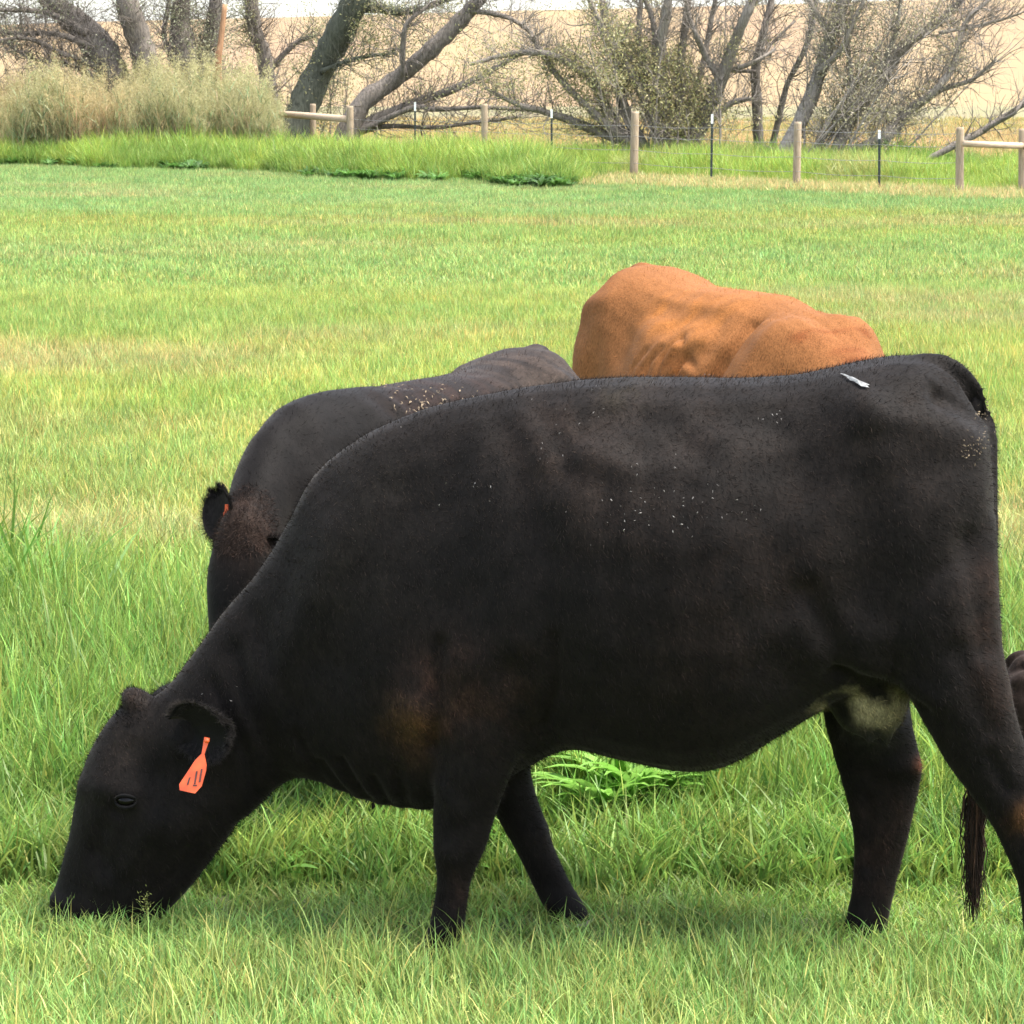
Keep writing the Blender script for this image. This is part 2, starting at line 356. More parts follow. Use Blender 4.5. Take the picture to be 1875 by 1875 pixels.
LEGS = [
  [S((775, 1190), (985, 1215), .08, -.15), S((785, 1300), (985, 1310), .085, -.175), S((797, 1420), (938, 1420), .070, yn), S((793, 1490), (907, 1498), .060, yn), S((795, 1540), (893, 1545), .055, yn),
   S((800, 1590), (869, 1594), .040, yn), S((797, 1640), (856, 1642), .038, yn), S((784, 1692), (852, 1694), .044, yn), S((768, 1738), (838, 1742), .046, yn), S((762, 1766), (838, 1770), .050, yn)],
  [S((850, 1280), (985, 1290), .07, .13), S((868, 1380), (972, 1380), .065, yf), S((885, 1440), (977, 1436), .060, yf), S((916, 1508), (997, 1500), .050, yf), S((948, 1560), (1013, 1552), .045, yf),
   S((973, 1615), (1040, 1608), .036, yf), S((990, 1650), (1060, 1640), .040, yf), S((1003, 1672), (1074, 1664), .042, yf), S((1012, 1694), (1084, 1688), .046, yf), S((1014, 1706), (1088, 1702), .046, yf)],
  [S((1480, 1130), (1700, 1130), .10, .13), S((1497, 1250), (1668, 1250), .08, .15), S((1510, 1330), (1673, 1330), .068, yf), S((1530, 1400), (1690, 1403), .050, yf), S((1545, 1450), (1685, 1440), .046, yf),
   S((1560, 1520), (1667, 1520), .040, yf), S((1563, 1580), (1652, 1580), .036, yf), S((1556, 1640), (1636, 1642), .039, yf), S((1547, 1684), (1628, 1688), .043, yf), S((1538, 1714), (1622, 1718), .048, yf), S((1532, 1728), (1620, 1732), .048, yf)],
  [S((1540, 980), (1822, 940), .10, -.12), S((1575, 1100), (1830, 1080), .12, -.15), S((1630, 1215), (1840, 1200), .11, -.17), S((1683, 1310), (1860, 1300), .085, -.18), S((1733, 1398), (1886, 1375), .060, -.18),
   S((1778, 1458), (1930, 1440), .050, -.18), S((1826, 1532), (1937, 1520), .042, -.18), S((1862, 1620), (1938, 1620), .037, -.18), S((1872, 1700), (1945, 1700), .042, -.18), S((1872, 1760), (1952, 1760), .046, -.18), S((1868, 1786), (1956, 1786), .05, -.18)],
]
HOOVES = [[S((763, 1758), (842, 1762), .052, yn), S((748, 1796), (842, 1800), .058, yn)], [S((1010, 1688), (1090, 1680), .048, yf), S((1014, 1724), (1102, 1722), .052, yf)],
          [S((1533, 1716), (1624, 1720), .05, yf), S((1520, 1748), (1622, 1750), .055, yf)], [S((1868, 1778), (1958, 1778), .052, -.18), S((1858, 1815), (1966, 1815), .058, -.18)]]
UDDER = [S((1500, 1180), (1690, 1190), .10, -.02), S((1505, 1250), (1672, 1250), .115, -.03), S((1522, 1300), (1660, 1300), .10, -.03), S((1540, 1328), (1648, 1330), .08, -.03), S((1560, 1340), (1630, 1342), .05, -.03)]
TEATS = [((1562, 1325), (1568, 1345), -.09), ((1592, 1330), (1594, 1362), -.10), ((1628, 1325), (1626, 1366), -.08), ((1600, 1330), (1604, 1360), .04)]
TAILP = [((1680, 668), 24), ((1728, 672), 24), ((1768, 698), 22), ((1797, 740), 18), ((1811, 800), 15), ((1814, 900), 12), ((1813, 1000), 12), ((1815, 1100), 12), ((1814, 1200), 11), ((1806, 1300), 11), ((1795, 1390), 11), ((1786, 1440), 10)]

# relief on the flanks: (polyline of pixels, radius px, amplitude m)
RELIEF = [([(1725, 698), (1760, 716), (1800, 746)], 25, -.046),
    ([(925, 745), (985, 860), (1025, 980), (1042, 1110), (1036, 1230), (1005, 1320)], 34, -.008), ([(1034, 1120), (1036, 1210), (1015, 1290)], 12, -.012),
    ([(890, 780), (925, 920), (965, 1110)], 50, .011), ([(760, 900), (700, 1050), (640, 1180)], 60, -.016), ([(850, 840), (800, 980), (770, 1120)], 40, -.006), ([(600, 880), (540, 1020), (480, 1150)], 40, -.010), ([(640, 960), (570, 1130), (500, 1260)], 34, .010),
    ([(790, 1262)], 46, .030), ([(832, 1140), (822, 1250), (815, 1330)], 15, -.014), ([(900, 1190)], 85, .024), ([(960, 1180), (985, 1290)], 26, -.012), ([(930, 1280), (900, 1370)], 50, .014),
    ([(1580, 738)], 42, .030), ([(1600, 740), (1690, 760), (1780, 790)], 28, .012), ([(1680, 842)], 52, -.014), ([(1470, 830)], 85, -.028),
    ([(1080, 762), (1180, 742), (1260, 768)], 26, -.016), ([(1000, 735), (1045, 785), (1060, 830)], 24, -.009), ([(960, 745), (1010, 810)], 22, .006), ([(1090, 806), (1170, 832)], 26, .012), ([(1180, 790), (1290, 800)], 24, -.008), ([(1300, 745), (1420, 745)], 26, -.010), ([(1060, 700), (1130, 712)], 16, .008),
    ([(1060, 905), (1200, 925), (1370, 935)], 46, .006), ([(1095, 880), (1128, 1150)], 22, .004), ([(1165, 860), (1196, 1180)], 24, .003), ([(1235, 850), (1262, 1190)], 24, .004), ([(1305, 850), (1330, 1150)], 24, .003),
    ([(1600, 1140)], 62, .022), ([(1480, 1040), (1520, 1120), (1545, 1190)], 24, -.020), ([(1440, 1180), (1500, 1240)], 46, -.014), ([(1530, 1195), (1600, 1222), (1680, 1262)], 18, -.018), ([(1540, 1165), (1620, 1190), (1700, 1240)], 24, .012),
    ([(1700, 900), (1720, 1020)], 100, .026), ([(1600, 880), (1570, 1060)], 50, -.018), ([(1755, 960), (1790, 1150)], 24, -.014), ([(1745, 1150), (1800, 1290)], 26, -.012), ([(1400, 930), (1440, 1050)], 40, -.010),
    ([(600, 1380), (640, 1446)], 11, -.014), ([(640, 1370), (680, 1455)], 11, -.014), ([(560, 1330), (600, 1420)], 13, -.012), ([(700, 1400), (720, 1468)], 11, -.012), ([(745, 1380), (755, 1470)], 12, -.010),
    ([(440, 1180), (500, 1330), (520, 1410)], 24, -.014), ([(480, 1120), (560, 1280)], 26, -.008), ([(405, 1235), (470, 1370), (480, 1440)], 14, -.009),
    ([(205, 1425), (255, 1436)], 26, .012), ([(235, 1462)], 17, -.010), ([(205, 1500), (190, 1540)], 18, -.010), ([(255, 1360), (300, 1400)], 30, -.010), ([(160, 1430)], 20, .010),
    ([(300, 1480), (260, 1560), (215, 1600)], 22, .010), ([(330, 1500), (390, 1490)], 50, .014), ([(200, 1560), (230, 1590)], 26, -.010), ([(112, 1660)], 12, -.018), ([(128, 1644), (104, 1640)], 10, .010), ([(395, 1480), (350, 1560), (300, 1620)], 16, -.007),
    ([(150, 1684), (230, 1668), (285, 1655)], 7, -.013), ([(340, 1345)], 22, .010),
    ([(1630, 1412), (1670, 1415)], 20, .010), ([(1590, 1470), (1590, 1600)], 10, -.006), ([(840, 1522)], 28, .010), ([(860, 1440), (830, 1400)], 20, .008), ([(830, 1600), (828, 1650)], 8, -.005), ([(985, 1540)], 24, .008), ([(1850, 1440)], 24, .008), ([(1830, 1400), (1800, 1340)], 12, -.010)]
RELIEF_RED = [([(985, 750), (1005, 860), (1038, 1000), (1042, 1130)], 20, -.042), ([(870, 800), (890, 950)], 95, .085), ([(1080, 870), (1120, 850), (1135, 905), (1175, 920)], 8, -.012), ([(1150, 820), (1190, 800), (1215, 860), (1190, 930)], 8, -.014), ([(1235, 840), (1262, 880), (1250, 940)], 8, -.012), ([(1300, 850), (1330, 900), (1320, 960)], 9, -.011),
    ([(1065, 900), (1110, 880), (1125, 930)], 10, .008), ([(1170, 835), (1198, 880), (1180, 930)], 11, .009), ([(1250, 825), (1280, 880)], 11, .008), ([(1480, 790), (1460, 880)], 80, -.02), ([(1200, 740), (1380, 735)], 40, -.012)]

def gauss_line(P, poly, r):
    A = np.array([pl(*p) for p in poly]); d = np.full(len(P), 1e9)
    if len(A) == 1: d = np.linalg.norm(P-A[0], axis=1)
    for a, b in zip(A[:-1], A[1:]):
        ab = b-a; t = np.clip(((P-a) @ ab)/(ab @ ab), 0, 1); d = np.minimum(d, np.linalg.norm(P-(a+t[:, None]*ab), axis=1))
    return np.exp(-(d/(r/790.0))**2)

def raw_body(neck, tail=True):
    g = Geo(); loft(g, TORSO+neck, egg=0)
    for l in LEGS: loft(g, l, e=2.1)
    loft(g, UDDER, e=2.2)
    for a, b, y in TEATS:
        A, B = pl(*a, y), pl(*b, y); g.tube([[A[0], y, A[1]+.02], [A[0], y, A[1]], [B[0], y, B[1]]], [.018, .016, .012], 8)
    if tail:
        P = catmull([[pl(*p)[0], 0, pl(*p)[1], r/790.] for p, r in TAILP], 4); g.tube(P[:, :3], P[:, 3], 10)
    if neck is NECK_GRAZE:     # woolly knot on the poll
        loft(g, [S((222, 1272), (240, 1300), .03), S((228, 1262), (262, 1320), .05), S((248, 1262), (285, 1320), .05), S((268, 1272), (290, 1310), .03)], k=14)
    return g.mesh('raw_body')
def remesh(me, vox, smooth):
    o = bpy.data.objects.new('tmp', me); COL.objects.link(o)
    r = o.modifiers.new('r', 'REMESH'); r.mode = 'VOXEL'; r.voxel_size = vox; r.use_smooth_shade = True
    s = o.modifiers.new('s', 'SMOOTH'); s.factor = .5; s.iterations = smooth
    dg = bpy.context.evaluated_depsgraph_get(); ev = o.evaluated_get(dg)
    out = bpy.data.meshes.new_from_object(ev); bpy.data.objects.remove(o); bpy.data.meshes.remove(me)
    return out
def getco(me):
    a = np.empty(len(me.vertices)*3, np.float32); me.vertices.foreach_get('co', a); return a.reshape(-1, 3).astype(float)
def getno(me):
    a = np.empty(len(me.vertices)*3, np.float32); me.vertex_normals.foreach_get('vector', a); return a.reshape(-1, 3).astype(float)
def setco(me, V): me.vertices.foreach_set('co', V.astype(np.float32).ravel()); me.update()

def sculpt(me, relief):
    V = getco(me); Nn = getno(me); P = V[:, [0, 2]]; side = np.clip(np.abs(Nn[:, 1])*1.6, 0, 1)
    D = np.zeros(len(V))
    for poly, r, a in relief: D += a*gauss_line(P, poly, r)
    n2 = .010*(fbm(P[:, 0]*5+V[:, 1]*3, P[:, 1]*6, 11)-.5)
    V2 = V + Nn*(D*side + n2)[:, None]; setco(me, V2); return me

def paint(me, base, patches, noise=.25, seed=1):
    V = getco(me); P = V[:, [0, 2]]; C = np.tile(np.array(base, float), (len(V), 1))
    for poly, r, col, amt in patches:
        w = gauss_line(P, poly, r)*amt*(.55+.9*fbm(P[:, 0]*12, P[:, 1]*12, seed))*(.45+1.1*sstep(.35, .65, fbm(P[:, 0]*26+3, P[:, 1]*20, seed+3))); w = np.clip(w, 0, 1)[:, None]
        C = C*(1-w) + np.array(col)*w
    C *= (1 - noise + 2*noise*fbm(P[:, 0]*3+V[:, 1], P[:, 1]*3, seed+5))[:, None]
    vattr(me, 'coat', C); return C

def sample_surface(me, n, rg):
    me.calc_loop_triangles(); t = np.empty(len(me.loop_triangles)*3, np.int32); me.loop_triangles.foreach_get('vertices', t); t = t.reshape(-1, 3)
    V = getco(me); Nn = getno(me); A = V[t]; ar = np.linalg.norm(np.cross(A[:, 1]-A[:, 0], A[:, 2]-A[:, 0]), axis=1)
    i = rg.choice(len(t), n, p=ar/ar.sum()); r = rg.random((n, 2)); f = r.sum(1) > 1; r[f] = 1-r[f]
    w = np.stack([1-r.sum(1), r[:, 0], r[:, 1]], 1)
    return (A[i]*w[..., None]).sum(1), unit((Nn[t[i]]*w[..., None]).sum(1)), t[i], w
def strands(P, Nn, dirv, length, width, lift, rg, segs=1, droop=0):
    n = len(P); t = dirv - Nn*(dirv*Nn).sum(1)[:, None]; t = unit(t + .35*rg.normal(size=(n, 3)))
    d = unit(t + Nn*np.asarray(lift).reshape(-1, 1)); s = unit(np.cross(d, Nn+.2*rg.normal(size=(n, 3))))
    L = np.broadcast_to(length, (n,))[:, None]; w = np.broadcast_to(width, (n,))[:, None]
    if segs == 1:
        V = np.stack([P-s*w, P+s*w, P+d*L], 1).reshape(-1, 3); return V, None, np.arange(n*3).reshape(-1, 3)
    mid = P + d*L*.5; d2 = unit(d + np.array([0, 0, -droop]) + .25*rg.normal(size=(n, 3))); tip = mid + d2*L*.5
    V = np.stack([P-s*w, P+s*w, mid+s*w*.8, mid-s*w*.8, tip], 1).reshape(-1, 3); k = np.arange(n)[:, None]*5
    return V, k+np.array([[0, 1, 2, 3]]), k+np.array([[3, 2, 4]])

def ear_mesh(base, axis, opening, length, halfw, cup=.035):
    a = unit(np.array(axis, float)); n = np.array(opening, float); n = unit(n - a*(n @ a)); s = np.cross(a, n)
    nu, nv = 14, 13; u = np.linspace(0, 1, nu); v = np.linspace(-1, 1, nv)
    wd = halfw*np.interp(u, [0, .12, .3, .5, .72, .9, 1], [.45, .66, .92, 1.0, .93, .68, .3])
    base = np.array(base, float); V = []
    for side, th in ((1, .004), (-1, -.004)):
        for i in range(nu):
            for j in range(nv):
                c = cup*(v[j]**2)*(1.3-.6*u[i]) - .02*u[i]**2
                V.append(base + a*length*u[i] + s*wd[i]*v[j]*(1-.18*v[j]**2) + n*(c + th*(1-abs(v[j])**4)))
    V = np.array(V); m = nu*nv; Q = []
    for i in range(nu-1):
        for j in range(nv-1):
            q = i*nv+j; Q.append((q, q+1, q+nv+1, q+nv)); Q.append((m+q, m+q+nv, m+q+nv+1, m+q+1))
    bd = [(0, j) for j in range(nv)] + [(i, nv-1) for i in range(1, nu)] + [(nu-1, j) for j in range(nv-2, -1, -1)] + [(i, 0) for i in range(nu-2, 0, -1)]
    ids = [i*nv+j for i, j in bd]
    for p, q in zip(ids, ids[1:]+ids[:1]): Q.append((q, p, m+p, m+q))
    return mesh_np('ear', V, Q), V, (a, n, s), (nu, nv)

def flat_slab(poly3, n, th):
    "polygon given in 3-D, given a thickness along n"
    P = np.array(poly3, float); k = len(P); n = unit(np.array(n, float))
    V = np.concatenate([P, P+n*th]); me = bpy.data.meshes.new('slab')
    me.from_pydata(V.tolist(), [], [list(range(k))[::-1], list(range(k, 2*k))] + [(i, (i+1) % k, k+(i+1) % k, k+i) for i in range(k)]); me.update(); return me

def near_y(V, x, z, r=.02):
    d = np.hypot(V[:, 0]-x, V[:, 2]-z); i = np.where(d < r)[0]
    return V[i, 1].min() if len(i) else 0

def bend(V, xs, ang, width=.35):
    "turn everything ahead of the shoulder sideways by ang (radians), smoothly"
    t = sstep(0, 1, np.clip((xs - V[:, 0])/width, 0, 1)); th = ang*t; c, s = np.cos(th), np.sin(th)
    x = V[:, 0]-xs; y = V[:, 1]; W = V.copy(); W[:, 0] = xs + c*x - s*y; W[:, 1] = s*x + c*y
    return W

def add_hair(o_body, me, root, matl, n, length, width, seed, keep=None, warp=None, flow=(.8, 0, -.6)):
    rg = np.random.default_rng(seed); P, Nn, tri, w = sample_surface(me, n, rg)
    ca = np.empty(len(me.vertices)*4, np.float32); me.attributes['coat'].data.foreach_get('color', ca); ca = ca.reshape(-1, 4)[:, :3]
    C = (ca[tri]*w[..., None]).sum(1)
    if keep is not None:
        k = keep(P, Nn); P, Nn, C = P[k], Nn[k], C[k]
    m = len(P); L = length*rg.uniform(.6, 1.4, m)
    V, Q, T = strands(P - Nn*.002, Nn, np.tile(np.array(flow, float), (m, 1)), L, width, rg.uniform(.15, .45, m), rg)
    hm = mesh_np('coat_hair', V, None, T, smooth=False)
    vattr(hm, 'coat', np.repeat(C*(((.5+1.4*rg.random((m, 1))**2*1.6)) if C[:, 0].mean() < .05 else (.85+.3*rg.random((m, 1))))*np.array([1.08, 1.0, .92]), 3, 0))
    return tag(obj('coat_hair', hm, matl, root), kind='stuff')

def debris(root, me, spots, matl, name, seed, size=(.006, .018), warp=None):
    "bits of chaff lying on the coat: spots = (px,py,spread px,count)"
    rg = np.random.default_rng(seed); V = getco(me); Nn = getno(me); g = Geo()
    W = V if warp is None else warp
    for px, py, sp, n in spots:
        for q in range(n):
            c = pl(px+rg.normal()*sp, py+rg.normal()*sp*.6, -.2); d = np.hypot(W[:, 0]-c[0], W[:, 2]-c[1]) + np.where(Nn[:, 1] > .2, 9, 0)
            i = int(d.argmin())
            if d[i] > .03: continue
            nn = Nn[i]; t = unit(np.cross(nn, rg.normal(size=3))); s = np.cross(nn, t); L = rg.uniform(*size); w = L*rg.uniform(.15, .4)
            p = V[i] + nn*.004; up = nn*rg.uniform(.001, .006)
            g.add([p-t*L-s*w*.5, p-t*L*.3+s*w+up, p+t*L+up*.5, p+t*L*.2-s*w+up], [(0, 1, 2, 3)])
    if g.n: return tag(obj(name, g.mesh(name, False), matl, root), kind='stuff')

def hooves(root, mats=None, xf=None):
    for i, h in enumerate(HOOVES):
        g = Geo(); top, bot = np.array(h[0]), np.array(h[1]); loft(g, [top*.5+bot*.5 if 0 else top, (top+bot)/2, bot], 3, 16, 2.4)
        me = g.mesh('hoof')
        if xf is not None: setco(me, xf(getco(me)))
        obj('hoof', me, (mats or [M_HORN]*4)[i], root)

BROWN, REDBR = (.020, .011, .006), (.011, .0065, .0048)
BLACK = (.0045, .0034, .0029)
# --- the near black cow
cowA = empty('cow', (CORG[0], CORG[1], 0), CYAW)
tag(cowA, 'large black cow grazing in front, orange tag hanging from its near ear', 'cow', 'cattle grazing in the pasture')
bodyA = remesh(raw_body(NECK_GRAZE), .0105, 7); sculpt(bodyA, RELIEF)
paint(bodyA, BLACK, [([(780, 1285)], 38, (.075, .037, .012), .9), ([(770, 1330)], 50, BROWN, .5), ([(850, 1230)], 75, (.024, .0125, .009), .85), ([(960, 1200)], 70, REDBR, .6),
    ([(1790, 1040), (1830, 1250)], 45, REDBR, .8), ([(1862, 1452)], 26, (.06, .028, .012), .9), ([(1690, 1410)], 14, (.06, .022, .011), .8), ([(1620, 1480), (1590, 1620)], 50, REDBR, .6),
    ([(1130, 715), (1190, 710)], 24, (.019, .015, .008), .7), ([(1060, 800), (1150, 880)], 90, (.0125, .0085, .0066), .8), ([(1250, 760)], 140, (.0095, .0070, .0058), .8), ([(240, 1350)], 45, (.009, .0068, .0055), .7), ([(240, 1275)], 26, (.012, .008, .006), .8),
    ([(1420, 1000), (1300, 1120)], 120, (.0072, .0048, .0037), .8), ([(1600, 760), (1700, 820)], 100, (.0085, .0062, .005), .7), ([(700, 900), (620, 1050)], 110, (.0065, .0052, .0042), .7), ([(100, 1668)], 16, (.03, .022, .017), .8), ([(870, 1560), (850, 1600)], 20, REDBR, .7), ([(1000, 1480), (1030, 1580)], 18, REDBR, .7)])
# udder skin: olive tan above, dusky below
_V = getco(bodyA); _c = np.empty(len(_V)*4, np.float32); bodyA.attributes['coat'].data.foreach_get('color', _c); _c = _c.reshape(-1, 4)
_P = _V[:, [0, 2]]; _w = np.clip(gauss_line(_P, [(1522, 1238), (1560, 1248), (1615, 1282)], 34)*1.9, 0, 1)*(_V[:, 1] > -.20)*(_V[:, 1] < .1)*(_V[:, 2] < pl(1550, 1212, -.1)[1])
_w *= sstep(.30, .54, fbm(_P[:, 0]*14, _P[:, 1]*14, 21)); _c[:, :3] = _c[:, :3]*(1-_w[:, None]) + np.array((.165, .14, .078))*_w[:, None]
_w = np.clip(gauss_line(_P, [(1560, 1330), (1595, 1345), (1630, 1345)], 32)*1.2, 0, 1)*(_V[:, 1] > -.16)*(_V[:, 1] < .1)*.7; _c[:, :3] = _c[:, :3]*(1-_w[:, None]) + np.array((.018, .017, .013))*_w[:, None]
bodyA.attributes['coat'].data.foreach_set('color', _c.ravel())
obA = obj('body', bodyA, M_BLACK, cowA)
add_hair(obA, bodyA, cowA, M_BLACK, 300000, .015, .0008, 3, keep=lambda P, N: (N[:, 1] < .35) & (P[:, 2] > .1))
VA = getco(bodyA)
def fuzz(root, body_me, centre_px, r_px, n, length, matl, seed, col, flow=(0, 0, 1), ymax=.12):
    rg = np.random.default_rng(seed); P, Nn, tri, w = sample_surface(body_me, 400000, rg)
    c = pl(*centre_px); k = np.where((np.hypot(P[:, 0]-c[0], P[:, 2]-c[1]) < r_px/790.)*(np.abs(P[:, 1]) < ymax))[0][:n]
    V, Q, T = strands(P[k]-Nn[k]*.003, Nn[k], np.tile(np.array(flow, float), (len(k), 1)), length*rg.uniform(.5, 1.3, len(k)), .0008, rg.uniform(.5, 1.4, len(k)), rg, 2, .3)
    hm = mesh_np('tuft', V, Q, T, False); vattr(hm, 'coat', np.repeat(np.array(col)*rg.uniform(.5, 1.6, (len(k), 1)), 5, 0))
    return tag(obj('tuft', hm, matl, root), kind='stuff')
fuzz(cowA, bodyA, (245, 1285), 40, 1100, .013, M_BLACK, 5, (.0055, .0046, .004), (-.3, 0, 1))
# ears
def add_ear(root, base, axis, opening, L, hw, matl, col, seed, nh=1500, xf=None, rim=2.2):
    me, V, (a, n, s), (nu, nv) = ear_mesh(base, axis, opening, L, hw)
    if xf is not None: setco(me, xf(V)); V = getco(me)
    vattr(me, 'coat', np.tile(np.array(col)*(.55 if xf is None else 2.2), (len(V), 1))); e = obj('ear', me, matl, root)
    rg = np.random.default_rng(seed); i = rg.integers(0, nu, nh); j = rg.choice([0, 1, 2, nv-3, nv-2, nv-1], nh); tipm = rg.random(nh) < .25; i[tipm] = nu-1-rg.integers(0, 3, tipm.sum()); j[tipm] = rg.integers(0, nv, tipm.sum())
    i2 = np.minimum(i+1, nu-1); j2 = np.clip(j+rg.integers(-1, 2, nh), 0, nv-1); f1 = rg.random((nh, 1)); f2 = rg.random((nh, 1))*.6; P = (V[i*nv+j]*(1-f1)+V[i2*nv+j]*f1)*(1-f2) + f2*V[i2*nv+j2]; cen = V[(nu//2)*nv+nv//2]; out = unit(P-cen + .2*rg.normal(size=(nh, 3))*np.linalg.norm(P-cen, axis=1, keepdims=True))
    Vh, Q, T = strands(P, out, np.tile(a, (nh, 1)), rg.uniform(.010, .026, nh), .0004, rg.uniform(.8, 2.2, nh), rg, 2, .1)
    hm = mesh_np('ear_hair', Vh, Q, T, False); vattr(hm, 'coat', np.repeat(np.array(col)*rg.uniform(.6, rim, (nh, 1)), 5, 0)); tag(obj('ear_hair', hm, matl, e), kind='stuff')
    return e
eb = pl(350, 1328, -.1); ey = near_y(VA, eb[0], eb[1]) + .02
earA = add_ear(cowA, (eb[0]-.01, ey, eb[1]), (.66, -.66, .10), (.20, -1, -.10), .155, .092, M_BLACK, (.0042, .0036, .0033), 6, 5600, None, 9.0)
eb2 = pl(300, 1300, .1); add_ear(cowA, (eb2[0], .085, eb2[1]), (.25, .9, .15), (-.5, .3, -.6), .165, .07, M_BLACK, (.0045, .0042, .004), 7)
# ear tag with its printed number
yt = ey - .135
tagpoly = [(384, 1352), (374, 1350), (369, 1380), (357, 1392), (342, 1415), (328, 1436), (329, 1447), (357, 1453), (369, 1440), (377, 1412), (378, 1402), (374, 1382)]
def tpt(px, py, off=0):
    yy = yt - off + (1400-py)/790*.25; q = pl(px, py, yy); return (q[0], yy, q[1])
et = obj('ear_tag', flat_slab([tpt(*p) for p in tagpoly], (0, 1, 0), .004), M_TAG, cowA); et['label'] = 'orange plastic ear tag with dark worn number'
for poly in ([(359, 1412), (362, 1412), (358, 1436), (355, 1436)], [(368, 1408), (371, 1408), (367, 1432), (364, 1432)], [(346, 1424), (349, 1423), (345, 1437), (342, 1437)], [(353, 1437), (361, 1437), (361, 1439), (353, 1439)]):
    obj('tag_number', flat_slab([tpt(*p, .0015) for p in poly], (0, 1, 0), .001), M_INK, et)
_q = tpt(379, 1356, .004); g = Geo(); g.tube([_q, (_q[0], _q[1]-.004, _q[2])], .006, 12); obj('tag_stud', g.mesh('tag_stud'), M_TAG, et)
# eye with lids
def add_eye(root, px, py, V, xf=None):
    q = pl(px, py, -.1); yy = near_y(V, q[0], q[1], .012); g = Geo(); r = .0225
    P = [[q[0], yy+(.016 if xf is None else .028)-r*math.cos(t), q[1]] for t in np.linspace(0, math.pi, 9)]; g.tube(P, [max(r*math.sin(t), .0005) for t in np.linspace(0, math.pi, 9)], 14)
    me = g.mesh('eye'); V_ = getco(me); V_[:, 0] = q[0] + (V_[:, 0]-q[0])*1.15; V_[:, 2] = q[1] + (V_[:, 2]-q[1])*.85; setco(me, V_ if xf is None else xf(V_)); obj('eye', me, M_EYE, root)
    for sgn, w in ((1, .004), (-1, .003)):
        g = Geo(); tt = np.linspace(0, math.pi, 9); P = np.stack([q[0]+.026*np.cos(tt), yy+(.004 if xf is None else .02)-.009*np.sin(tt), q[1]+sgn*.0150*np.sin(tt)+.001], 1)
        g.tube(P, .0032*np.sin(tt*.9+.15)+.0008, 8); me = g.mesh('eyelid')
        if xf is not None: setco(me, xf(getco(me)))
        vattr(me, 'coat', np.tile((.0035, .0033, .0033), (len(me.vertices), 1))); obj('eyelid', me, M_BLACK, root)
add_eye(cowA, 234, 1463, VA)
hooves(cowA, [M_HORN, M_PALEHORN, M_HORN, M_HORN])
# tail switch: long loose hair
def tail_switch(root, top, bottom, n, matl, seed, cols, yo=0.0, spread=.022, xf=None):
    rg = np.random.default_rng(seed); g = Geo(); t = pl(*top, yo); b = pl(*bottom, yo); W = []
    for q in range(n):
        o = rg.normal(size=2)*spread*.5; e = rg.normal(size=2)*spread; kx = rg.normal()*.012; f = rg.uniform(.55, 1.0)
        u = np.linspace(0, 1, 6); z = t[1] + (t[1]-b[1])*.12*(1-1)*u + (b[1]-t[1])*u*f
        x = t[0] + o[0] + (b[0]-t[0]+e[0])*u*f + kx*np.sin(u*5+q); y = yo + o[1] + e[1]*u*f
        g.tube(np.stack([x, y, z], 1), .0028*(1-.7*u), 3, False)
    me = g.mesh('tail_switch')
    if xf is not None: setco(me, xf(getco(me)))
    c = np.repeat(np.array(cols)[rg.integers(0, len(cols), n)], 18, 0); vattr(me, 'coat', c); return tag(obj('tail_switch', me, matl, root), kind='stuff')
tail_switch(cowA, (1789, 1420), (1782, 1690), 260, M_BLACK, 8, [(.008, .0052, .004), (.016, .009, .006), (.03, .016, .009)], 0, .0055)
# crest of short hair over the tail head, chaff and flecks on the coat, one white dropping
fuzz(cowA, bodyA, (1745, 672), 34, 260, .013, M_BLACK, 9, (.004, .004, .004), (.6, 0, .6), .05)
debris(cowA, bodyA, [(1800, 772, 10, 60), (1785, 820, 18, 60)], M_STRAW, 'chaff', 11, (.002, .005))
debris(cowA, bodyA, [(1200, 905, 60, 30), (1140, 900, 40, 12), (1290, 915, 50, 22), (1060, 770, 30, 8), (1000, 750, 60, 7), (1415, 770, 9, 8), (1290, 705, 4, 4), (1080, 725, 6, 4), (1010, 830, 20, 7), (880, 885, 12, 5), (1350, 930, 30, 6), (700, 960, 180, 8), (410, 1300, 30, 3), (360, 1290, 6, 2)], M_FLECK, 'flecks', 12, (.0012, .004))
def splat(root, me, polypx, matl, name):
    V = getco(me); Nn = getno(me); pts = []
    for p in polypx:
        c = pl(*p, -.1); d = np.hypot(V[:, 0]-c[0], V[:, 2]-c[1]) + np.where(Nn[:, 1] > .1, 9, 0) + np.where(Nn[:, 2] < 0, 9, 0); i = np.argsort(d)[:4]
        q = V[i].mean(0) + Nn[i].mean(0)*.006; q[0] = c[0]; pts.append(q)
    c = np.mean(pts, 0); m = bpy.data.meshes.new(name); k = len(pts); m.from_pydata([list(p) for p in pts]+[list(c+np.array([0, -.002, .004]))], [], [(i, (i+1) % k, k) for i in range(k)]); m.update(); obj(name, m, matl, root)
splat(cowA, bodyA, [(1538, 688), (1546, 688), (1553, 691), (1560, 691), (1567, 694), (1575, 695), (1581, 698), (1591, 700), (1586, 702), (1590, 705), (1581, 703), (1575, 702), (1569, 700), (1562, 697), (1556, 696), (1548, 692)], M_DROP, 'dropping')

xw = pl(880, 724)[0]; xh = pl(1600, 657)[0]; xs_ = pl(700, 1000)[0]
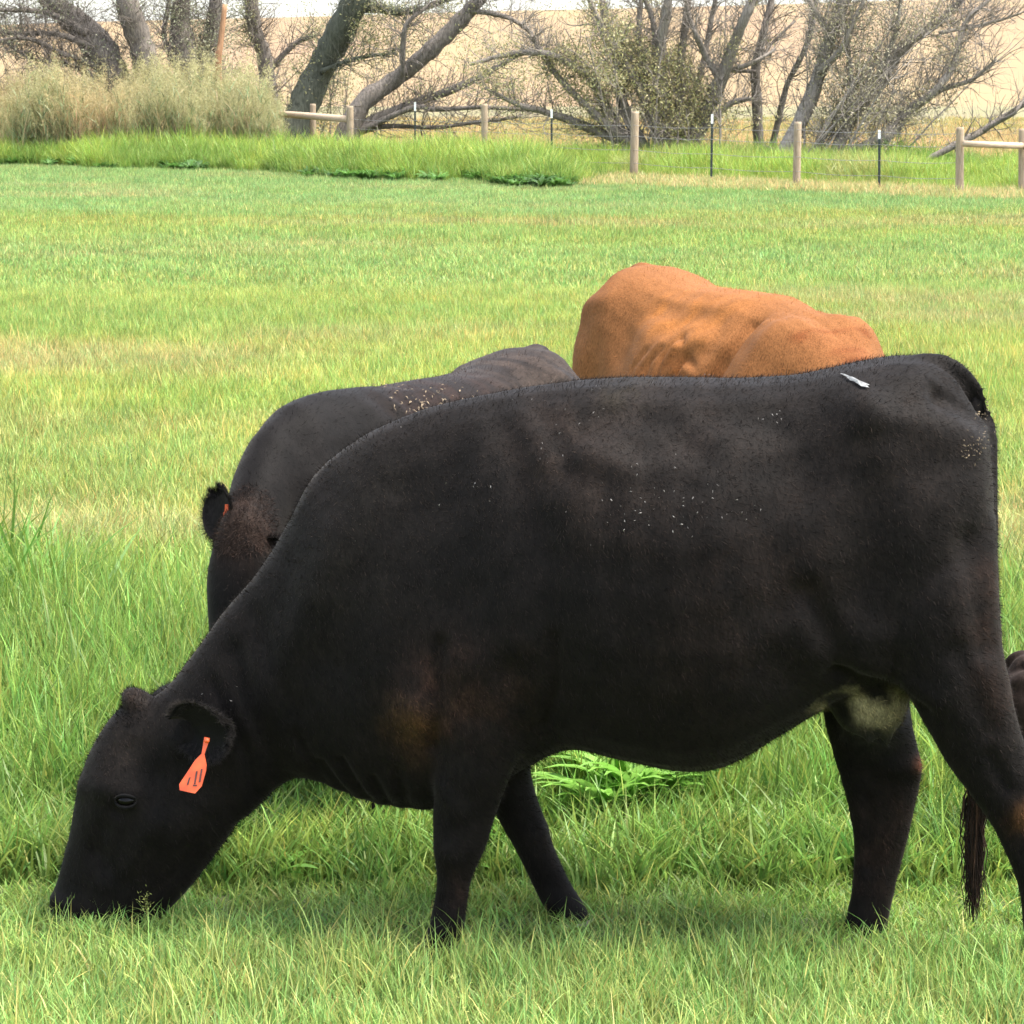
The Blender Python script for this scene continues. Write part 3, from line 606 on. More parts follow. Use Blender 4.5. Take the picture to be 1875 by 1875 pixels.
# --- other cattle: own bodies, own pose
def other_cow(name, label, loc, yaw, scale, neck, bend_at, bend_ang, relief, base, patches, coatmat, hairn, seed, zs=1.0, fat=1.0, tagc=None, with_tag=False, chaff=None, lift=0.0, squash=1.0):
    root = empty(name, loc, yaw, scale); tag(root, label, 'calf' if name == 'calf' else 'cow', 'cattle grazing in the pasture')
    me = remesh(raw_body(neck), .0135, 6); sculpt(me, relief); paint(me, base, patches, .12 if coatmat is M_RED else .3, seed)
    def xf(V):
        V = V.copy(); f = np.clip(xw+.25-V[:, 0], 0, 2); V[:, 2] += lift*f*sstep(.25, .6, V[:, 2]); q = V[:, 0] < xs_; V[q, 0] = xs_ + (V[q, 0]-xs_)*squash
        W = bend(V, bend_at, bend_ang); W[:, 1] *= fat; W[:, 2] *= zs; return W
    W0 = getco(me); hair_src = None
    straight = W0.copy(); setco(me, xf(W0)); o = obj('body', me, coatmat, root)
    if hairn: add_hair(o, me, root, coatmat, hairn, .014, .0008, seed)
    poll = (352, 1340) if neck is NECK_GRAZE else (372, 1105)
    hm = [coatmat]*4; hooves(root, None, xf)
    for s in (-1, 1):
        q = pl(*poll); add_ear(root, (q[0]-.02, s*.05, q[1]-.015), ((.12, .34, .85) if s > 0 else (.6, -.6, -.45)) if neck is NECK_LIFTED else (.15, s*.8, .2), (-.85, s*.25, -.2), .15, .078, coatmat, base, seed+s+3, 3200, xf)
    e = (234, 1463) if neck is NECK_GRAZE else (300, 1215)
    for s in (-1, 1):
        add_eye(root, e[0], e[1], straight*np.array([1, 1, 1]), (lambda V: xf(V*np.array([1, 1, 1]))) if s < 0 else (lambda V: xf(V*np.array([1, -1, 1]))))
    tail_switch(root, (1789, 1420), (1782, 1690), 120, coatmat, seed+9, [tuple(np.array(base)*.7), base], xf=xf)
    if with_tag:
        q = pl(*poll); c = np.array([q[0]-.045, with_tag*.052, q[1]+.07]); w, h = .02, .05
        poly = np.array([[0, -.005, .010], [0, .005, .010], [0, .006, -.008], [0, w*.55, -.014], [0, w*.55, -.034], [0, -w*.55, -.034], [0, -w*.55, -.014], [0, -.006, -.008]]) + c
        t = obj('ear_tag', flat_slab(xf(poly), (1, 0, 0), .004), M_TAG, root)
    if neck is NECK_LIFTED and name == 'cow':
        rgp = np.random.default_rng(seed+77); Pp, Np, _t, _w = sample_surface(me, 300000, rgp); c3 = xf(np.array([[pl(325, 1075)[0], .0, pl(325, 1075)[1]]]))[0]; k = np.where(np.linalg.norm(Pp-c3, axis=1) < .115)[0][:4200]
        Vh, Qh, Th = strands(Pp[k]-Np[k]*.003, Np[k], rgp.normal(size=(len(k), 3)), .02*rgp.uniform(.5, 1.4, len(k)), .0007, rgp.uniform(.3, 1.2, len(k)), rgp, 2, .5); hm2 = mesh_np('tuft', Vh, Qh, Th, False); vattr(hm2, 'coat', np.repeat(np.array((.016, .0095, .007))*rgp.uniform(.5, 1.8, (len(k), 1)), 5, 0)); tag(obj('tuft', hm2, coatmat, root), kind='stuff')
    if chaff: debris(root, me, chaff, M_STRAW, 'chaff', seed+1, (.003, .009), straight)
    return root, me, xf

def place(px, py, D, local_xz, yaw, scale, zs=1.0):
    "object origin so that the local point (x,0) of the cow stands under the pixel column px at distance D"
    X = at(px, py, D)[0]; return (X - math.cos(yaw)*local_xz*scale, D - math.sin(yaw)*local_xz*scale, 0)
yaw2 = math.radians(56)
cowB, meB, _ = other_cow('cow', "black cow seen head-on, brown poll lowered behind the big black cow's neck", place(625, 690, 7.42, xw, yaw2, .90), yaw2, .90, NECK_LIFTED, xs_, math.radians(16), RELIEF, (.0042, .0034, .0031),
    [([(1050, 760), (1200, 760), (1330, 740)], 110, (.011, .006, .0045), .9), ([(1500, 690), (1650, 680)], 110, (.022, .0155, .012), .9), ([(300, 1110), (330, 1070)], 70, (.017, .010, .007), 1.0), ([(450, 1100)], 60, (.008, .007, .006), .6)],
    M_BLACK, 60000, 40, fat=.86, with_tag=1, lift=.22, squash=.72, chaff=[(1050, 730, 50, 60), (1120, 735, 60, 40), (1000, 780, 40, 40), (1030, 850, 30, 30)])
yaw3 = math.radians(121)
cowC, meC, _ = other_cow('cow', 'reddish brown cow standing behind the two black cows', place(1212, 490, 9.95, xh, yaw3, .985), yaw3, .985, NECK_GRAZE, xs_, math.radians(-38), [r for r in RELIEF if r[0][0] != (1580, 738)]+RELIEF_RED, (.170, .070, .025),
    [([(1720, 700), (1760, 720)], 60, (.11, .036, .010), .8), ([(560, 880), (700, 775), (800, 740)], 16, (.12, .040, .013), .7), ([(1150, 900), (1250, 950)], 60, (.16, .052, .013), .5), ([(1000, 900), (1040, 1100)], 22, (.11, .033, .009), .7), ([(1400, 760), (1100, 760)], 60, (.25, .095, .025), .6)],
    M_RED, 60000, 50, lift=-.12)
yaw4 = math.radians(176)
cowD, meD, _ = other_cow('calf', "dark brown calf at the right edge behind the big black cow's hind leg", place(1830, 1230, 7.2, pl(1815, 900)[0], yaw4, .395), yaw4, .395, NECK_LIFTED, xs_, math.radians(-10), RELIEF, (.017, .011, .0085),
    [([(1600, 700), (1300, 720)], 90, (.032, .022, .017), .8)], M_BLACK, 20000, 60)

# ------------------------------------------------------------------ trees
def limb_world(pts, D, wob, rg):
    P = []; off = 0
    for i, (px, py, r) in enumerate(pts):
        P.append(np.concatenate([at(px, py, D+off), [r*D/F_PX]])); off += rg.uniform(-wob, wob)
    P = catmull(P, 5); k = len(P); P[:, :3] += np.cumsum(rg.normal(size=(k, 3)), 0)*.006; P[:, 3] *= rg.uniform(.9, 1.12, k); return P
def grow(g, p, d, L, r, rg, depth, tips, up=.15):
    n = max(4, int(L/.16)); P = [p]; d = unit(d)
    for i in range(n):
        d = unit(d + rg.normal(size=3)*.22 + np.array([0, 0, up*.3])); P.append(P[-1]+d*L/n)
    P = np.array(P); R = r*np.linspace(1, .25, n+1); g.tube(P, R, 5 if r > .02 else 3, False)
    tips.append(P[-1]); tips.append(P[n//2])
    if depth > 0:
        for q in range(rg.integers(2, 5)):
            i = rg.integers(1, n); dd = unit(P[i+1 if i < n else i]-P[i-1]); nd = unit(dd + rg.normal(size=3)*.8 + np.array([0, 0, .1]))
            grow(g, P[i], nd, L*rg.uniform(.35, .65), r*.5, rg, depth-1, tips, up)
def leaf_mesh(tips, rg, n, size, spread, cols):
    C = np.array(tips)[rg.integers(0, len(tips), n)] + rg.normal(size=(n, 3))*spread
    d = unit(rg.normal(size=(n, 3)) + np.array([0, 0, -.5])); s = unit(np.cross(d, rg.normal(size=(n, 3)))); L = size*rg.uniform(.6, 1.4, (n, 1)); w = L*.2; f = np.cross(d, s)*L*.12
    V = np.stack([C, C+d*L*.5+s*w+f, C+d*L, C+d*L*.5-s*w+f], 1).reshape(-1, 3); k = np.arange(n)[:, None]*4
    me = mesh_np('crown', V, k+np.array([[0, 1, 2, 3]])); c = np.array(cols)[rg.integers(0, len(cols), n)]*rg.uniform(.7, 1.3, (n, 1)); vattr(me, 'leafc', np.repeat(c, 4, 0)); return me
def leaf_material():
    m, N, L, b = mat('leaf'); a = N.new('ShaderNodeAttribute'); a.attribute_name = 'leafc'
    L.new(a.outputs['Color'], b.inputs['Base Color']); b.inputs['Roughness'].default_value = .5
    tr = N.new('ShaderNodeBsdfTranslucent'); L.new(a.outputs['Color'], tr.inputs[0]); ms = N.new('ShaderNodeMixShader'); ms.inputs[0].default_value = .35
    L.new(b.outputs[0], ms.inputs[1]); L.new(tr.outputs[0], ms.inputs[2]); L.new(ms.outputs[0], N['Material Output'].inputs[0]); return m
M_LEAF = leaf_material()
OLIVE = [(.29, .27, .12), (.24, .245, .10), (.33, .28, .15), (.21, .23, .11)]
GREYG = [(.24, .25, .15), (.28, .27, .17), (.20, .21, .12)]
def tree(name, label, D, limbs, bark, seed, dens=1.0, leaves=3000, lsize=.07, cols=OLIVE, twig=(.5, 1.5), up=.15, wob=.35, depth=2, group='trees and shrubs behind the fence', extra=None):
    rg = np.random.default_rng(seed); base = at(limbs[0][0][0], limbs[0][0][1], D)
    root = empty(name, (base[0], D, 0)); tag(root, label, 'tree' if 'tree' in name or 'willow' in name else 'shrub', group); o = np.array([base[0], D, 0])
    gt, gb, tips = Geo(), Geo(), []
    for pts in limbs:
        P = limb_world(pts, D, wob, rg)
        if P[0][2] > .0 and pts[0][1] >= 250: P = np.concatenate([[[P[0][0], P[0][1], -.1, P[0][3]*1.25]], P])
        P[:, :3] -= o; gt.tube(P[:, :3], P[:, 3], 10)
        seg = np.linalg.norm(np.diff(P[:, :3], axis=0), axis=1); Ltot = seg.sum(); n = int(Ltot*16*dens)
        for q in range(n):
            i = rg.integers(max(1, len(P)//6), len(P)-1); dd = unit(P[i+1, :3]-P[i-1, :3]); nd = unit(dd*.7 + rg.normal(size=3)*.75 + np.array([0, 0, .25]))
            grow(gb, P[i, :3], nd, rg.uniform(*twig), min(P[i, 3]*.5, rg.uniform(.006, .018)), rg, depth-1, tips, up)
    if extra:
        ex0, ex1, nst, h0, h1, ln = extra
        for q in range(nst):
            ox = at(rg.uniform(ex0, ex1), 270, D)[0] - o[0]; oy = rg.uniform(-1.2, 1.2); hh = rg.uniform(h0, h1); lx = ln + rg.normal()*.35; k = 9; u = np.linspace(0, 1, k)
            P = np.stack([ox + lx*hh*u**1.2 + np.cumsum(rg.normal(size=k))*.03, oy + rg.normal()*.3*hh*u, -.05 + hh*u], 1); r = rg.uniform(.012, .035); gb.tube(P, r*np.linspace(1, .3, k), 5, False)
            for w in range(int(hh*5)):
                i = rg.integers(2, k-1); grow(gb, P[i], unit(np.array([lx*.6, 0, .7]) + rg.normal(size=3)*.6), rg.uniform(.3, 1.0), r*.4, rg, 1, tips, up)
    obj('trunk', gt.mesh('trunk'), bark, root); obj('branches', gb.mesh('branches'), bark, root)
    if leaves:
        T_ = np.array(tips); w = fbm(T_[:, 0]*.9+seed, T_[:, 2]*.9, seed, 2); keep = T_[w > np.quantile(w, .45)]
        obj('crown', leaf_mesh(keep, rg, leaves, lsize, .13, cols), M_LEAF, root)
    return root
tree('willow_tree', 'leaning dark willow trunk at the far left behind the reeds', 74, [[(240, 258, 38), (218, 170, 33), (190, 100, 30), (150, 50, 26), (100, 8, 21), (40, -60, 16), (-40, -140, 10)], [(250, 250, 28), (268, 130, 23), (255, 70, 23), (235, 10, 20), (215, -80, 16), (190, -200, 9)],
    [(160, 62, 8), (90, 26, 5), (0, 20, 3), (-60, 24, 2)], [(185, 92, 7), (110, 62, 5), (40, 60, 4), (-20, 54, 3)], [(200, 130, 7), (120, 100, 5), (50, 70, 4), (-20, 80, 3)], [(205, 160, 6), (130, 120, 4), (60, 108, 3), (0, 70, 2)]], M_BARK, 101, 2.2, 9000, .07, GREYG, extra=(-60, 240, 46, .8, 3.4, -.35))
tree('willow_tree', 'dark upright willow trunks left of the orange-brown pole', 76, [[(345, 262, 30), (345, 160, 27), (335, 90, 23), (330, 30, 18), (345, -60, 14), (360, -180, 8)], [(352, 150, 16), (384, 80, 15), (396, 0, 12), (420, -120, 8)], [(320, 120, 7), (300, 60, 5), (310, 0, 4), (300, -60, 3)]], M_BARK, 102, 2.0, 9000, .07, GREYG, extra=(300, 460, 22, 1.2, 3.5, .1))
tree('willow_tree', 'narrow brown willow trunk right of the orange-brown pole', 79, [[(500, 258, 20), (488, 110, 15), (470, 60, 13), (462, 0, 12), (450, -100, 8)], [(490, 130, 6), (540, 80, 5), (575, 65, 3)]], M_BARK, 103, 2.2, 9000, .07, OLIVE, extra=(440, 640, 26, .8, 3.2, .1))
tree('willow_tree', 'thick mossy willow trunk leaning right behind the weathered rail', 73, [[(528, 262, 32), (560, 180, 28), (590, 120, 26), (615, 70, 25), (640, 20, 25), (672, -40, 20), (720, -140, 13)], [(650, 10, 12), (700, 15, 9), (740, 20, 7), (790, 8, 5), (830, -10, 4)], [(590, 130, 5), (640, 110, 4), (700, 98, 3), (730, 98, 2)]], M_BARKM, 104, 1.7, 8000, .07, OLIVE)
tree('willow_tree', 'smooth grey willow limb slanting up to the right from the fence', 70, [[(628, 268, 24), (665, 190, 17), (720, 150, 16), (780, 100, 15), (840, 40, 14), (870, 5, 12), (930, -60, 9), (1000, -140, 6)], [(640, 246, 13), (685, 220, 10), (760, 190, 8), (830, 165, 7), (900, 130, 5), (960, 95, 4)], [(738, 138, 5), (738, 80, 5), (748, 40, 4), (800, 0, 3)],
    [(860, 20, 6), (920, 28, 4), (970, 60, 3), (1000, 110, 2)], [(642, 248, 7), (700, 232, 5), (790, 235, 4), (880, 225, 3), (960, 215, 2)], [(642, 246, 7), (690, 226, 6), (760, 198, 5), (800, 200, 5), (890, 195, 4), (960, 200, 3)]], M_BARK, 105, 1.2, 1200, .08, OLIVE)
tree('willow_shrub', 'many-stemmed olive willow shrub behind the round wooden post', 66, [[(1155, 268, 12), (1120, 215, 10), (1085, 150, 8), (1045, 115, 7), (990, 95, 6), (930, 95, 5), (860, 112, 3)], [(1155, 268, 10), (1090, 210, 7), (1030, 150, 6), (985, 85, 5), (970, 65, 3)], [(1175, 270, 14), (1140, 190, 10), (1130, 110, 9), (1110, 40, 7), (1090, -60, 4)],
    [(1215, 275, 15), (1190, 200, 12), (1150, 130, 9), (1110, 70, 6), (1080, 10, 5), (1060, -60, 3)], [(1225, 275, 13), (1215, 170, 10), (1210, 80, 9), (1222, 0, 8), (1230, -100, 5)], [(1240, 270, 12), (1245, 180, 8), (1250, 90, 7), (1260, 0, 6), (1260, -80, 4)], [(1260, 270, 20), (1290, 210, 16), (1320, 145, 13), (1345, 80, 10), (1365, 30, 9), (1388, -20, 8), (1410, -100, 5)],
    [(1320, 145, 8), (1290, 95, 6), (1275, 60, 5), (1260, 20, 4), (1250, -50, 3)], [(1335, 130, 5), (1380, 115, 4), (1420, 90, 3)], [(1145, 260, 9), (1060, 225, 8), (1000, 205, 6), (950, 190, 5), (890, 160, 3)], [(1205, 270, 8), (1180, 150, 6), (1170, 60, 5), (1180, -40, 4)], [(1230, 272, 8), (1200, 140, 6), (1195, 40, 5), (1150, -60, 4)], [(1235, 272, 8), (1275, 160, 6), (1300, 60, 5), (1320, -40, 4)], [(1270, 255, 6), (1330, 195, 6), (1375, 182, 4)]], M_BARKG, 106, 1.4, 34000, .065, [(.40, .36, .16), (.34, .33, .14), (.44, .37, .19), (.28, .29, .13)], (.4, 1.3), .3, extra=(1110, 1320, 34, 1.0, 4.2, .0))
tree('willow_tree', 'thin dark stem rising straight right of the olive shrub', 67, [[(1390, 268, 10), (1386, 190, 9), (1382, 120, 8), (1395, 60, 7), (1410, 0, 6), (1420, -100, 4)], [(1385, 120, 4), (1410, 85, 3), (1455, 40, 2)], [(1384, 130, 3), (1340, 132, 3)], [(1415, 262, 6), (1440, 160, 5), (1475, 90, 5), (1490, 20, 5), (1500, -60, 3)]], M_BARK, 107, .9, 300, .07, OLIVE)
tree('dead_shrub', 'pale grey half-dead shrub with stems leaning right', 62, [[(1440, 275, 14), (1480, 190, 14), (1500, 130, 12), (1520, 60, 11), (1550, -10, 10), (1590, -100, 6)], [(1530, 280, 11), (1570, 200, 14), (1620, 140, 12), (1660, 80, 11), (1720, 40, 8), (1760, 0, 6), (1800, -50, 4)], [(1545, 285, 8), (1620, 250, 11), (1660, 205, 10), (1710, 165, 7), (1745, 115, 6), (1760, 55, 5), (1780, 20, 4), (1850, -30, 2)],
    [(1660, 205, 6), (1720, 165, 5), (1780, 145, 4), (1825, 105, 2)], [(1490, 282, 5), (1520, 235, 4), (1570, 180, 4), (1600, 130, 3)], [(1720, 60, 4), (1800, 45, 3), (1870, 25, 2)], [(1500, 130, 7), (1540, 90, 6), (1560, 40, 5), (1600, -30, 4)], [(1520, 60, 6), (1480, 0, 5), (1470, -60, 4)], [(1600, 150, 5), (1640, 60, 4), (1650, -30, 3)], [(1560, 205, 5), (1555, 120, 4), (1545, 40, 3)]], M_BARKG, 108, 1.7, 16000, .06, [(.36, .32, .20), (.33, .31, .16), (.40, .35, .25)], (.5, 1.6), .25, extra=(1430, 1640, 34, .8, 3.6, .45))
tree('dead_shrub', 'bare grey fallen limb behind the right-hand fence brace', 58, [[(1700, 290, 5), (1755, 262, 6), (1800, 240, 6), (1840, 215, 5), (1880, 190, 4), (1950, 150, 3)], [(1800, 240, 4), (1830, 222, 4), (1860, 205, 3), (1880, 170, 2)]], M_BARK, 109, .7, 0, twig=(.3, .9))
g = Geo(); P = np.array([at(398, 250, 73), at(400, 120, 73.05), at(404, 80, 73.1), at(412, 8, 73.2)]); b0 = np.array([P[0][0], 73, 0]); P[0][2] = -.1
g.tube(catmull(P, 4)-b0, np.interp(np.linspace(0, 1, 13), [0, .4, 1], [.095, .088, .065]), 9)
pole = obj('wooden_pole', g.mesh('wooden_pole'), M_ORANGEWOOD); pole.location = b0
tag(pole, 'orange-brown bare wooden pole standing among the grey willow trunks', 'pole')

# ------------------------------------------------------------------ fence
fence = empty('wire_fence', (gnd(1160, 59.4), 59.4, 0)); tag(fence, 'post-and-wire fence of round wooden and thin steel posts along the far pasture edge', 'fence')
FO = np.array([gnd(1160, 59.4), 59.4, 0])
def round_post(px, top, D, dia_px, lean=0.0):
    b = np.array([gnd(px, D), D, -.2]); t = at(px+lean, top, D); r = dia_px/2*D/F_PX
    P = np.stack([b + (t-b)*f for f in (0, .3, .6, .97, 1)]); g = Geo(); g.tube(P-FO, [r*1.05, r*1.02, r, r*.98, r*.88], 14); obj('post', g.mesh('post'), M_POST, fence); return t
def steel_post(px, top, D, lean=0.0):
    b = np.array([gnd(px, D), D, -.2]); t = at(px+lean, top, D); g = Geo(); me = []
    def bar(w, d, dy, z0, z1):
        P0 = b+(t-b)*z0-FO; P1 = b+(t-b)*z1-FO; c = [(-w, -d+dy), (w, -d+dy), (w, d+dy), (-w, d+dy)]
        V = [(P0[0]+x, P0[1]+y, P0[2]) for x, y in c]+[(P1[0]+x, P1[1]+y, P1[2]) for x, y in c]; g.add(V, [(0, 1, 5, 4), (1, 2, 6, 5), (2, 3, 7, 6), (3, 0, 4, 7), (4, 5, 6, 7), (3, 2, 1, 0)])
    bar(.022, .004, -.012, 0, .88); bar(.004, .014, .006, 0, .88)
    for k in range(14): bar(.006, .004, -.02, .3+k*.04, .315+k*.04)
    sp = obj('steel_post', g.mesh('steel_post', False), M_STEEL, fence); g = Geo()
    bar(.0225, .0045, -.012, .885, 1.0); bar(.0045, .0145, .0065, .885, 1.0); obj('white_tip', g.mesh('white_tip', False), M_WHITE, sp); return t
W = {}
W[1757] = round_post(1757, 233, 49.6, 15, 1); W[1873] = round_post(1872, 236, 49.9, 14); W[1460] = round_post(1458, 223, 53.4, 14, 3); W[1160] = round_post(1160, 204, 59.0, 15, 3)
W[888] = round_post(888, 190, 64.5, 12, -1); W[640] = round_post(641, 194, 69.0, 13); round_post(573, 190, 71.5, 11)
steel_post(1610, 238, 51.0, 0); steel_post(1302, 209, 55.6, 2); steel_post(1010, 200, 61.8); steel_post(760, 187, 66.6)
g = Geo(); g.tube(np.array([at(1764, 263, 49.45), at(1810, 265, 49.55), at(1872, 267, 49.7)])-FO, .055, 12); obj('brace_rail', g.mesh('brace_rail'), M_RAIL, fence)
g = Geo(); g.tube(np.array([at(1875, 268, 49.7), at(1960, 272, 49.9)])-FO, .055, 12); obj('brace_rail', g.mesh('brace_rail'), M_RAIL, fence)
g = Geo(); g.tube(np.array([at(636, 218, 69.0), at(560, 212, 70.6), at(430, 203, 73)])-FO, .085, 12); obj('brace_rail', g.mesh('brace_rail'), M_RAIL, fence)
line = [(1757, 49.6), (1610, 51.0), (1458, 53.4), (1302, 55.6), (1160, 59.0), (1010, 61.8), (888, 64.5), (760, 66.6), (641, 69.0)]
for h in (.35, .62, .90, 1.12):
    P = []
    for (a, da), (b, db) in zip(line[:-1], line[1:]):
        A = np.array([gnd(a, da), da-.09, h]); B = np.array([gnd(b, db), db-.09, h])
        for f in (0, .25, .5, .75): q = A+(B-A)*f; q[2] -= .03*math.sin(f*math.pi); P.append(q)
    P.append(B); g = Geo(); g.tube(np.array(P)-FO, .0045, 4); obj('wire', g.mesh('wire'), M_WIRE, fence)

# ------------------------------------------------------------------ grass, reeds, weeds
def blades(n, rad, L, w, segs, lean, curve, rg, straw=.06, cvar=.35, pale_tip=.25):
    r = rad*np.sqrt(rg.random(n)); th = rg.random(n)*2*math.pi; P = np.stack([r*np.cos(th), r*np.sin(th), np.full(n, -.01)], 1)
    az = rg.random(n)*2*math.pi; ln = np.abs(rg.normal(size=n))*lean; h = np.stack([np.cos(az), np.sin(az), np.zeros(n)], 1); Ls = rg.uniform(*L, n)*(.75+.25*rg.random(n)); ws = rg.uniform(*w, n)
    fa = az + math.pi/2 + rg.normal(size=n)*.9; s = np.stack([np.cos(fa), np.sin(fa), np.zeros(n)], 1); cv = rg.uniform(.1, 1, n)*curve
    rows, cur = [], P.copy(); up = np.array([0, 0, 1.0])
    for k in range(segs+1):
        u = k/segs; ww = ws*(1-u**1.7)*(.75+.5*u*(1-u)*2)
        if k < segs: rows += [cur - s*ww[:, None], cur + s*ww[:, None]]
        else: rows.append(cur)
        a = ln + cv*u*1.6; d = np.sin(a)[:, None]*h + np.cos(a)[:, None]*up; cur = cur + d*(Ls/segs)[:, None]
    m = 2*segs+1; V = np.stack(rows, 1).reshape(-1, 3); b = np.arange(n)[:, None]*m
    Q = np.concatenate([b + np.array([[2*k, 2*k+1, 2*k+3, 2*k+2]]) for k in range(segs-1)]) if segs > 1 else None
    T = b + np.array([[2*segs-2, 2*segs-1, 2*segs]])
    c = np.ones((n, 3))*rg.uniform(1-cvar, 1+cvar, (n, 1)); c[:, 0] *= rg.uniform(.8, 1.25, n); st = rg.random(n) < straw; c[st] = np.array([1.9, 1.25, 1.5])*rg.uniform(.8, 1.2, (st.sum(), 1))
    uu = np.concatenate([np.repeat(np.arange(segs)/segs, 2), [1.0]]); C = np.repeat(c, m, 0)*(1 + pale_tip*np.tile(uu, n))[:, None]; C[:, 0] *= (1+pale_tip*.4*np.tile(uu, n))
    return V, Q, T, C
def variant(col, name, parts, matl=None):
    g = Geo(); C = []
    for V, Q, T, c in parts: g.add(V, Q, T); C.append(c)
    me = g.mesh(name, True); vattr(me, 'bc', np.concatenate(C)); me.materials.append(matl or M_BLADE); o = bpy.data.objects.new(name, me); col.objects.link(o)
def seed_head(x, y, h, rg):
    "thin flowering stalk with a loose narrow panicle"
    V, Q, T, C = blades(1, .001, (h, h+.001), (.0012, .0013), 4, .12, .35, rg, 1.0); V[:, 0] += x; V[:, 1] += y; tip = V[-1]; P = tip + rg.normal(size=(26, 3))*np.array([.008, .008, .03]) - np.array([0, 0, .02])
    d = unit(rg.normal(size=(26, 3))+np.array([0, 0, 1.5])); s = unit(np.cross(d, rg.normal(size=(26, 3)))); V2 = np.stack([P-s*.0012, P+s*.0012, P+d*.010], 1).reshape(-1, 3)
    return [(V, Q, T, C), (V2, None, np.arange(78).reshape(-1, 3), np.tile((2.2, 1.4, 1.7), (78, 1)))]
def broad_leaf(n, L, w, rg):
    out = []
    for q in range(n):
        az = rg.random()*6.28; h = np.array([math.cos(az), math.sin(az), 0]); s = np.array([-h[1], h[0], 0]); u = np.linspace(0, 1, 7); a = .3+u*1.3; ll = L*rg.uniform(.6, 1.2)
        c = np.cumsum(np.stack([np.sin(a)*h[0], np.sin(a)*h[1], np.cos(a)], 1)*ll/7, 0); ww = w*np.sin(np.clip(u*.95+.05, 0, 1)*math.pi)**.8*rg.uniform(.7, 1.2)
        V = np.stack([c-s*ww[:, None]+np.array([0, 0, .3])*ww[:, None], c, c+s*ww[:, None]+np.array([0, 0, .3])*ww[:, None]], 1).reshape(-1, 3)
        Q = [(3*i+j, 3*i+j+1, 3*i+4+j, 3*i+3+j) for i in range(6) for j in (0, 1)]; out.append((V, np.array(Q), None, np.tile(np.array([1.0, 1.15, 1.0])*rg.uniform(.8, 1.2), (21, 1))))
    return out
rg = np.random.default_rng(21)
def coll(name): return bpy.data.collections.new(name)
cFar, cBank, cReed, cWeed = [coll(n) for n in ('far', 'bank', 'reed', 'weed')]
for k in range(12):
    variant(cFar, f'far{k:02d}', [blades(60, .30, (.06, .15), (.006, .011), 2, .35, .7, rg, .10, .35), blades(10, .3, (.12, .2), (.005, .009), 2, .3, .7, rg, .25)])
for k in range(8):
    variant(cBank, f'bank{k:02d}', [blades(46, .20, (.25, .62), (.005, .010), 4, .22, .9, rg, .05, .3)])
    ps = [blades(26, .18, (.7, 1.5), (.006, .012), 5, .10, .55, rg, .25, .3)]
    for q in range(7):
        x, y = rg.normal(size=2)*.14; hgt = rg.uniform(1.2, 2.0); st = blades(1, .001, (hgt, hgt+.01), (.006, .008), 5, .07, .12, rg, .4); st[0][:, 0] += x; st[0][:, 1] += y; ps.append(st); sv = st[0]
        for z in np.linspace(.15, .85, 9):     # leaves along the stem
            i = int(z*5)*2; lf = blades(2, .002, (.25, .5), (.007, .013), 4, .55, .9, rg, .15); lf[0][:] += sv[i]; ps.append(lf)
        tip = sv[-1]; pv = tip + rg.normal(size=(40, 3))*np.array([.03, .03, .10]); d = unit(rg.normal(size=(40, 3))+np.array([0, 0, 1])); s = unit(np.cross(d, rg.normal(size=(40, 3))))
        ps.append((np.stack([pv-s*.006, pv+s*.006, pv+d*.06], 1).reshape(-1, 3), None, np.arange(120).reshape(-1, 3), np.tile((1.9, 1.45, 1.5), (120, 1))))
    variant(cReed, f'reed{k:02d}', ps)
    variant(cWeed, f'weed{k:02d}', broad_leaf(34, .42, .028, rg) + broad_leaf(30, .28, .024, rg) + [blades(10, .15, (.2, .5), (.006, .01), 3, .3, .7, rg)])

def scatter(name, col, nvar, P, scale, tint, label, tilt=.12, cat='grass'):
    n = len(P); me = bpy.data.meshes.new(name); me.vertices.add(n); me.vertices.foreach_set('co', P.astype(np.float32).ravel())
    rot = np.stack([rng.normal(size=n)*tilt, rng.normal(size=n)*tilt, rng.random(n)*6.283], 1)
    vattr(me, 'rot', rot, 'FLOAT_VECTOR'); vattr(me, 'scl', scale, 'FLOAT'); vattr(me, 'idx', rng.integers(0, nvar, n), 'INT'); vattr(me, 'tint', tint, 'FLOAT_COLOR')
    me.materials.append(M_BLADE); o = bpy.data.objects.new(name, me); COL.objects.link(o)
    ng = bpy.data.node_groups.new(name, 'GeometryNodeTree'); ng.interface.new_socket('Geometry', in_out='INPUT', socket_type='NodeSocketGeometry'); ng.interface.new_socket('Geometry', in_out='OUTPUT', socket_type='NodeSocketGeometry')
    N, L = ng.nodes, ng.links; gi = N.new('NodeGroupInput'); go = N.new('NodeGroupOutput'); ip = N.new('GeometryNodeInstanceOnPoints'); ci = N.new('GeometryNodeCollectionInfo')
    ci.inputs['Collection'].default_value = col; ci.inputs['Separate Children'].default_value = True; ci.inputs['Reset Children'].default_value = True
    def na(nm, t): a = N.new('GeometryNodeInputNamedAttribute'); a.data_type = t; a.inputs['Name'].default_value = nm; return a.outputs['Attribute']
    L.new(gi.outputs[0], ip.inputs['Points']); L.new(ci.outputs[0], ip.inputs['Instance']); ip.inputs['Pick Instance'].default_value = True
    L.new(na('idx', 'INT'), ip.inputs['Instance Index']); L.new(na('rot', 'FLOAT_VECTOR'), ip.inputs['Rotation']); L.new(na('scl', 'FLOAT'), ip.inputs['Scale']); L.new(ip.outputs[0], go.inputs[0])
    md = o.modifiers.new('scatter', 'NODES'); md.node_group = ng
    tag(o, label, cat, kind='stuff'); return o
